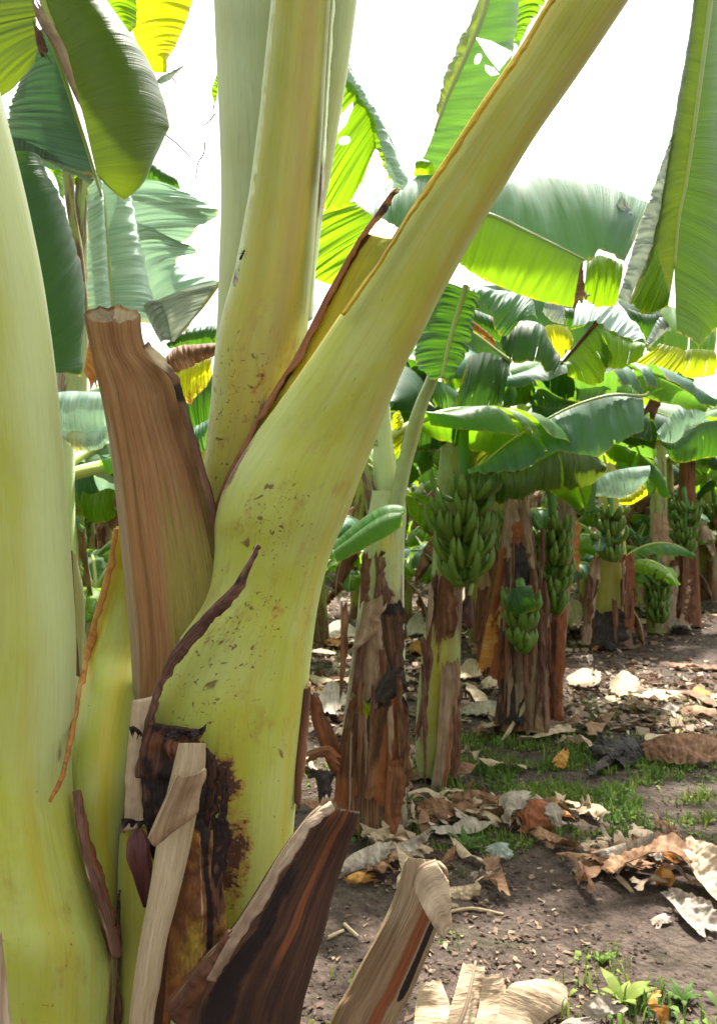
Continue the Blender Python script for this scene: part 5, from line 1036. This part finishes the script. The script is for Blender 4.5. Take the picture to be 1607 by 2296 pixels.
# the heap in the middle
dead('dark brown curled leaf at the left of the middle heap', [([(935, 1800, .08), (970, 1788, .11), (1018, 1800, .08)], [(945, 1832, .03), (985, 1838, .03), (1022, 1828, .03)])], 'dead_brown', bulge=.04)
dead('brown leaf lying between grass at the top of the middle heap', [([(1010, 1785, .05), (1060, 1770, .08), (1125, 1790, .06)], [(1018, 1806, .02), (1070, 1800, .04), (1130, 1812, .02)])], 'dead_brown', bulge=.03)
dead('pale grey arched leaf of the middle heap', [([(1120, 1785, .10), (1150, 1772, .14), (1195, 1775, .13)], [(1140, 1858, .03), (1152, 1822, .09), (1180, 1800, .11)])], 'dead_grey', bulge=.03)
dead('rusty folded leaf at the right of the middle heap', [([(1168, 1800, .10), (1205, 1790, .12), (1245, 1808, .09)], [(1160, 1862, .02), (1200, 1850, .05), (1240, 1862, .02)])], 'dead_brown', bulge=.04, at=lambda s, t: {'rust': .6})
dead('whitish leaf flap on the right end of the middle heap', [([(1222, 1805, .11), (1240, 1798, .12), (1262, 1815, .10)], [(1228, 1842, .05), (1250, 1852, .04), (1270, 1848, .05)])], 'dead_grey', bulge=.03)
dead('long brown leaf tail running from the middle heap into the soil', [([(1200, 1850, .05), (1240, 1870, .04), (1300, 1895, .02)], [(1185, 1870, .03), (1230, 1895, .02), (1290, 1912, .01)])], 'dead_brown')
dead('long grey leaf left of the torn topped cut stalk', [([(752, 1950, .05), (790, 1915, .08), (835, 1895, .09), (872, 1888, .09)], [(765, 1970, .02), (800, 1952, .04), (840, 1940, .04), (870, 1925, .04)])], 'dead_grey', bulge=.03)
dead('pale pointed leaf rising behind the torn topped cut stalk', [([(872, 1900, .09), (915, 1880, .12), (968, 1858, .15)], [(890, 1922, .06), (930, 1905, .08), (972, 1868, .13)])], 'dead_grey')
dead('tan upright scrap touching the torn topped cut stalk', [([(888, 1900, .10), (892, 1930, .07), (902, 1965, .02)], [(925, 1902, .10), (922, 1930, .06), (915, 1965, .02)])], 'dead')
dead('rusty rolled leaf under the long grey one', [([(768, 1972, .03), (800, 1955, .05), (835, 1958, .04)], [(770, 1982, .01), (805, 1980, .02), (838, 1974, .02)])], 'dead_orange', bulge=.03)
dead('small pale torn leaf on bare soil below the middle heap', [([(1092, 1898, .05), (1120, 1890, .06), (1146, 1895, .05)], [(1100, 1930, .01), (1120, 1925, .02), (1148, 1925, .02)])], 'leaf_grey', jag=.2)
dead('curled yellowish leaf right of the torn topped cut stalk', [([(1006, 1990, .03), (1045, 1985, .05), (1082, 1972, .07)], [(1010, 2015, .01), (1050, 2020, .01), (1075, 1995, .03)])], 'dead', bulge=.03)
dead('black rotten leaf heap in the grass at the right', [([(1312, 1668, .03), (1350, 1662, .05), (1400, 1655, .07), (1440, 1665, .03)], [(1322, 1690, .02), (1365, 1694, .05), (1405, 1705, .02), (1440, 1700, .01)]), ([(1312, 1728, .01), (1350, 1700, .05), (1388, 1674, .09)], [(1322, 1738, .01), (1362, 1714, .03), (1400, 1690, .06)]), ([(1385, 1652, .10), (1400, 1680, .07), (1396, 1712, .01)], [(1412, 1654, .09), (1424, 1682, .06), (1424, 1712, .01)]), ([(1415, 1650, .10), (1432, 1672, .06), (1440, 1700, .01)], [(1438, 1655, .08), (1452, 1676, .05), (1458, 1700, .01)]), ([(1330, 1650, .06), (1352, 1668, .06), (1368, 1700, .02)], [(1348, 1644, .07), (1372, 1660, .07), (1388, 1696, .02)])], 'black', jag=.5, crum=.010, cf=32, endjag=.05)
dead('orange dead leaf in the grass left of the black heap', [([(1238, 1705, .03), (1250, 1690, .06), (1262, 1678, .08)], [(1250, 1722, .01), (1268, 1712, .03), (1276, 1690, .06)])], 'dead_orange')
dead('brown tangle of leaves at the right edge behind the grass', [([(1440, 1668, .08), (1490, 1650, .12), (1560, 1648, .12), (1610, 1650, .1)], [(1450, 1705, .02), (1500, 1710, .02), (1560, 1710, .02), (1610, 1700, .02)])], 'dead_brown', rip=.03, bulge=.04)
# paler ones further off
far = [('white dead leaf left of the wrapped front trunk', 720, 1402, 800, 1440, 'dead_grey'), ('orange dead leaf under the white one beside the front trunk', 725, 1432, 798, 1452, 'dead_orange'), ('white dead leaf between the two front trunks', 908, 1388, 962, 1432, 'dead_grey'),
       ('grey heap of leaf behind the near stem', 715, 1540, 772, 1612, 'dead_grey'), ('yellow brown leaf between the two front trunks', 915, 1445, 955, 1472, 'dead_orange'), ('white lump of dead leaf right of the yellow green trunk', 1035, 1330, 1076, 1378, 'dead_grey'),
       ('bright tan dead leaf right of the yellow green trunk', 1030, 1488, 1080, 1530, 'dead'), ('long whitish dead leaf at the foot of the ragged trunk', 1028, 1580, 1160, 1606, 'dead_grey'), ('pale leaf scrap in front of the ragged trunk', 1075, 1515, 1120, 1545, 'dead'),
       ('tan crumpled leaf right of the slanting trunk', 1272, 1500, 1345, 1540, 'dead'), ('bright tan leaf on dark soil at the right', 1365, 1505, 1432, 1558, 'dead'), ('long tan leaf strip on dark soil at the right edge', 1420, 1545, 1545, 1568, 'dead'), ('rusty end of a leaf at the right edge', 1540, 1545, 1590, 1572, 'dead_orange'),
       ('white leaf upright beside the long dark bunch', 1200, 1332, 1216, 1385, 'dead_grey'), ('pale leaf standing at the foot of the brown right trunk', 1500, 1375, 1550, 1425, 'dead_grey'), ('straw leaf leaning on the stout trunk', 1270, 1370, 1300, 1430, 'dead')]
for lb, x0, y0, x1, y1, m_ in far:
    h = min(.3, (y1-y0)/F*(F*H/(y1-CY))*.55)
    dead(lb, [([(x0, y0+(y1-y0)*.45, h*.5), ((x0+x1)/2, y0, h), (x1, y0+(y1-y0)*.35, h*.6)], [(x0+4, y1-3, .01), ((x0+x1)/2, y1, .02), (x1-3, y1-4, .01)])], m_, rip=.03, jag=.18, nu=24, nv=10)
def stick(label, pts, r, mat='bark_pale'):
    m = MB(); wire(m, [gh(*p) for p in pts], r, r*.7, 20, 7); c = sum(m.v, Vector())/len(m.v)
    tag(m.build('stick', mat, None, origin=Vector((c.x, c.y, gz(c.x, c.y)))), label, 'stick')
stick('thin pale stick on bare soil right of the torn topped stalk', [(1000, 2045, .015), (1060, 2037, .02), (1128, 2050, .012)], .006, 'straw')
stick('small whitish chip of stalk, the steeper of two', [(772, 2072, .012), (785, 2084, .014), (803, 2100, .01)], .006, 'straw')
stick('small whitish chip of stalk, the flatter of two', [(735, 2102, .01), (752, 2094, .012), (770, 2086, .01)], .006, 'straw')
stick('grey flat stick in the grass below the black heap', [(1312, 1825, .015), (1340, 1826, .02), (1366, 1822, .015)], .008, 'dead_grey')
# scattered dead leaves of the rows: each its own object
r = random.Random(77)
labs = {'dead': 'tan dead leaf scattered on the soil between the rows', 'dead_grey': 'grey dead leaf scattered on the soil between the rows', 'dead_brown': 'brown dead leaf scattered on the soil between the rows', 'dead_orange': 'rusty dead leaf scattered on the soil between the rows'}
for i in range(260):
    y = 2.6+r.random()**1.2*9; x = r.uniform(-.42, .46)*y
    if x < -.1*y and y < 3: continue
    if i > 150: c0_ = r.choice([(1400, 1950), (1440, 1920), (900, 1840), (1210, 1640), (1000, 1740), (1160, 1830), (1000, 1815), (1500, 1960), (840, 1930)]); g_ = G(*c0_); x, y = g_.x+r.gauss(0, .17), g_.y+r.gauss(0, .10)
    if i <= 150 and y < 4.3 and r.random() < .62: continue
    m_ = r.choice(['dead', 'dead', 'dead', 'dead_grey', 'dead_brown', 'dead_brown', 'dead_brown', 'dead'] + (['dead_orange'] if i % 3 == 0 else []))
    c = Vector((x, y, gz(x, y))); L = r.uniform(.07, .26)*(1 if y > 4.3 else .55); an = r.uniform(0, PI); u = Vector((math.cos(an), math.sin(an), 0)); v = Vector((-u.y, u.x, 0)); wd = L*r.uniform(.25, .6)
    A = [c+u*L*k+Vector((0, 0, .012+r.uniform(0, .05)))-v*wd*.5 for k in (-1, -.3, .4, 1)]
    B = [c+u*L*k*.9+Vector((0, 0, .008+r.uniform(0, .07)))+v*wd*.5 for k in (-1, -.3, .4, 1)]
    mb = MB(); panel3(mb, A, B, nu=20, nv=8, bulge=.006, crum=.011, cf=20, jag=.4, curl=r.uniform(-.2, .05), seed=i, endjag=.03, face=c+Vector((0, 0, 9)))
    tag(mb.build('dead_leaf', m_, None, origin=c), labs[m_], 'dead leaf', m_.replace('dead_', '').replace('dead', 'tan')+' leaves scattered between the rows')

# leaf litter: crumbs nobody could count
r = random.Random(3); mb = MB()
for i in range(20000):
    y = 1.9+r.random()**1.5*10; x = r.uniform(-.5, .52)*y
    near = sm(4.6, 3.2, y)
    if n3(x*1.3, y*1.3, 5)+.15 < r.uniform(-.3, .55)+.25*near: continue
    c = Vector((x, y, gz(x, y)+.006)); L = min(.03, r.uniform(.003, .010)+.010*r.random()**3)*(1+.9*(y > 4)*r.random()); an = r.uniform(0, PI); u = Vector((math.cos(an), math.sin(an), r.uniform(-.3, .3))); v = Vector((-u.y, u.x, r.uniform(-.5, .5)))*r.uniform(.15, .6)
    tn = min(1, max(0, r.gauss(.34, .20))); at = {'tone': tn}
    ids = [mb.vert(c-u*L-v*L, (0, 0), at), mb.vert(c+u*L*.8-v*L*.7, (L, 0), at), mb.vert(c+u*L+v*L, (L, L), at), mb.vert(c-u*L*.7+v*L*.9+Vector((0, 0, L*.4)), (0, L), at)]
    mb.f.append(ids)
for i in range(18000):
    y = 4.6+r.random()**1.1*8; x = r.uniform(-.5, .52)*y
    if n3(x*.8, y*.8, 15)+.2 < r.uniform(-.5, .4): continue
    c = Vector((x, y, gz(x, y)+r.uniform(.004, .02))); L = r.uniform(.012, .05); an = r.uniform(0, PI); u = Vector((math.cos(an), math.sin(an), r.uniform(-.4, .4))); v = Vector((-u.y, u.x, r.uniform(-.6, .6)))*r.uniform(.15, .6)
    tn = min(.95, max(0, r.gauss(.5, .22))); at = {'tone': tn}
    ids = [mb.vert(c-u*L-v*L, (0, 0), at), mb.vert(c+u*L*.8-v*L*.7, (L, 0), at), mb.vert(c+u*L+v*L, (L, L), at), mb.vert(c-u*L*.7+v*L*.9+Vector((0, 0, L*.5)), (0, L), at)]
    mb.f.append(ids)
tag(mb.build('leaf_litter', 'litter'), 'fine brown and straw coloured leaf crumbs strewn over the soil', 'leaf litter', kind='stuff')
# clods of soil
mb = MB()
for i in range(5200):
    y = 1.9+r.random()**1.4*5; x = r.uniform(-.5, .52)*y
    s_ = r.uniform(.003, .010)*(1.8 if r.random() < .06 else 1); c = Vector((x, y, gz(x, y)+.003))
    vs_ = [c+Vector(d_)*s_*r.uniform(.6, 1.3) for d_ in ((1, 0, 0), (0, 1, 0), (-1, 0, 0), (0, -1, 0), (0, 0, .8))]
    ids = [mb.vert(p) for p in vs_]
    for k in range(4): mb.f.append((ids[k], ids[(k+1) % 4], ids[4]))
tag(mb.build('soil_clods', 'soil'), 'small crumbling clods of dark brown soil', 'soil clods', kind='stuff')
# grass and small weeds in patches
patches = [(1010, 1700, .6, .8), (1060, 1790, .45, .8), (1180, 1640, .5, .8), (1420, 1800, .5, .8), (1240, 1740, .6, .9), (1080, 1625, .35, .9), (1190, 1705, .5, 1), (1120, 1760, .5, 1.1), (1330, 1770, .7, 1.1), (1480, 1740, .7, 1.0), (1400, 1760, .6, .9), (1300, 1700, .6, .9), (1560, 1770, .5, .9), (1240, 1800, .35, .9), (1270, 1850, .35, .7), (1050, 1850, .25, .8), (1130, 1860, .22, .7), (960, 1800, .25, .8), (930, 1740, .3, 1.1), (1330, 1880, .2, .6), (700, 2240, .13, 1.0), (730, 2290, .15, 1.0), (1345, 2165, .06, .7),
           (1380, 2280, .14, 1.2), (1300, 2295, .12, 1), (1540, 2230, .10, 1), (1560, 2290, .14, 1.1), (920, 2150, .05, .6), (1010, 2120, .05, .5), (860, 1840, .13, 1.4), (820, 1860, .12, 1.3), (1020, 1890, .12, .8), (720, 1500, .5, .8), (760, 1300, .5, 2.0), (790, 1335, .4, 1.5), (1090, 1335, .5, 2.2), (1540, 1600, .5, .9), (1340, 1330, .8, 1.6), (900, 1310, .6, 1.2), (1460, 2110, .05, .5), (1160, 1890, .16, .8), (1430, 1370, .5, 1.5), (1000, 1960, .05, .5)]
mb = MB(); r = random.Random(9)
for px, py, R, tall in patches:
    c0 = G(px, py)
    n = int(min(2600, 5200*R*R+200*R+40))
    for i in range(n):
        an = r.uniform(0, 2*PI); q_ = R*math.sqrt(r.random())*(1+.3*r.gauss(0, .5))
        x, y = c0.x+math.cos(an)*q_*1.5, c0.y+math.sin(an)*q_
        if n3(x*5, y*5, 2)+.5*n3(x*14, y*14, 8) < r.uniform(-.12, .22): continue
        c = Vector((x, y, gz(x, y)-.002)); hgt = (.015+.05*r.random()**1.6)*tall; w_ = r.uniform(.0014, .0030)*(1+.4*tall); az = r.uniform(0, 2*PI)
        u = Vector((math.cos(az), math.sin(az), 0)); v = Vector((-u.y, u.x, 0))*w_
        tn = min(1, max(0, r.gauss(.6, .2)+.35*n3(x*4, y*4, 6))); at = {'tone': tn}
        if r.random() < .2:      # broad leaved weed
            hgt *= .6; w_ = r.uniform(.004, .011)*(.7+.3*tall); v = Vector((-u.y, u.x, 0))*w_
            pr = [(c, .15), (c+u*hgt*.5+Vector((0, 0, hgt*.6)), 1), (c+u*hgt*.9+Vector((0, 0, hgt*.75)), .9), (c+u*hgt*1.25+Vector((0, 0, hgt*.6)), .1)]
        else:
            b_ = r.uniform(.1, .8); pr = [(c, 1), (c+u*hgt*.15*b_+Vector((0, 0, hgt*.45)), .9), (c+u*hgt*.45*b_+Vector((0, 0, hgt*.85)), .6), (c+u*hgt*b_+Vector((0, 0, hgt)), .08)]
        row = [(mb.vert(p-v*k, (0, 0), at), mb.vert(p+v*k, (w_, 0), at)) for p, k in pr]
        for (a, b_), (c_, d_) in zip(row, row[1:]): mb.f.append((a, b_, d_, c_))
tag(mb.build('grass', 'grass'), 'short green grass and small weeds growing in patches', 'grass', kind='stuff')
# weeds one can tell apart
def weed(label, px, py, n, L, W, tone, seed):
    r = random.Random(seed); c = G(px, py)
    o = thing('weed', label, 'weed', c)
    for i in range(n):
        az = i*2.4+r.uniform(-.4, .4); u = Vector((math.cos(az), math.sin(az), 0)); v = Vector((-u.y, u.x, 0)); l = L*r.uniform(.6, 1.1); up = r.uniform(.35, 1.0)
        A = [c+u*l*k*.8+Vector((0, 0, l*up*(k-.55*k*k)*1.5)) for k in (0, .3, .6, 1)]; ws = (.15, 1, .85, .06)
        mb = MB()
        panel3(mb, [a-v*W*w for a, w in zip(A, ws)], [a+v*W*w for a, w in zip(A, ws)], nu=12, nv=4, bulge=.003, rip=.002, seed=i, at=lambda s, t: {'tone': tone+.1*(t-.5)})
        mb.build('leaf', 'grass', o)
weed('long bladed grass tuft at the foot of the wrapped front trunk', 848, 1850, 16, .22, .006, .55, 1)
weed('bright green broad leaved weed at the bottom right', 1395, 2262, 11, .10, .018, .85, 2)
weed('dark green weed near the lower right corner', 1530, 2250, 10, .07, .008, .35, 3)
weed('small green weed on the bare soil', 1350, 2165, 9, .05, .008, .6, 4)
weed('leafy weed below the middle heap', 1045, 1905, 12, .10, .012, .3, 5)

# ------------------------------------------------------------------ camera, sun and sky
cam = bpy.data.cameras.new('camera'); co = bpy.data.objects.new('camera', cam); col.objects.link(co)
co.location = CAM; co.rotation_euler = (PI/2, 0, 0)
cam.sensor_fit = 'VERTICAL'; cam.sensor_height = 24; cam.lens = 24*F/2296; cam.shift_y = -28/2296
cam.clip_end = 500; cam.clip_start = .05
cam.dof.use_dof = True; cam.dof.focus_distance = 1.1; cam.dof.aperture_fstop = 9
scene.camera = co
EL, AZ = math.radians(63), math.radians(18)        # sun behind the plants, a little to the right
sd = Vector((math.sin(AZ)*math.cos(EL), math.cos(AZ)*math.cos(EL), math.sin(EL)))
sun = bpy.data.lights.new('sun', 'SUN'); sun.energy = 4.8; sun.angle = math.radians(2.5); sun.color = (1, .95, .86)
so = bpy.data.objects.new('sun', sun); col.objects.link(so); so.rotation_euler = sd.to_track_quat('Z', 'Y').to_euler()
w = bpy.data.worlds.new('World'); scene.world = w; w.use_nodes = True
nt = w.node_tree; nt.nodes.clear()
sky = nt.nodes.new('ShaderNodeTexSky'); sky.sky_type = 'NISHITA'; sky.sun_disc = False
sky.sun_elevation = EL; sky.sun_rotation = AZ; sky.dust_density = 6; sky.air_density = 1.2; sky.ozone_density = .6
hs = nt.nodes.new('ShaderNodeHueSaturation'); hs.inputs['Saturation'].default_value = .22; hs.inputs['Value'].default_value = 1.0
bg = nt.nodes.new('ShaderNodeBackground'); bg.inputs['Strength'].default_value = .14
ou = nt.nodes.new('ShaderNodeOutputWorld')
nt.links.new(sky.outputs[0], hs.inputs['Color']); nt.links.new(hs.outputs[0], bg.inputs['Color']); nt.links.new(bg.outputs[0], ou.inputs['Surface'])
vs = scene.view_settings
vs.view_transform = 'Standard'; vs.look = 'None'; vs.exposure = 1.65; vs.gamma = 1; vs.use_curve_mapping = False
scene.cycles.max_bounces = 8; scene.cycles.transmission_bounces = 6; scene.cycles.diffuse_bounces = 4
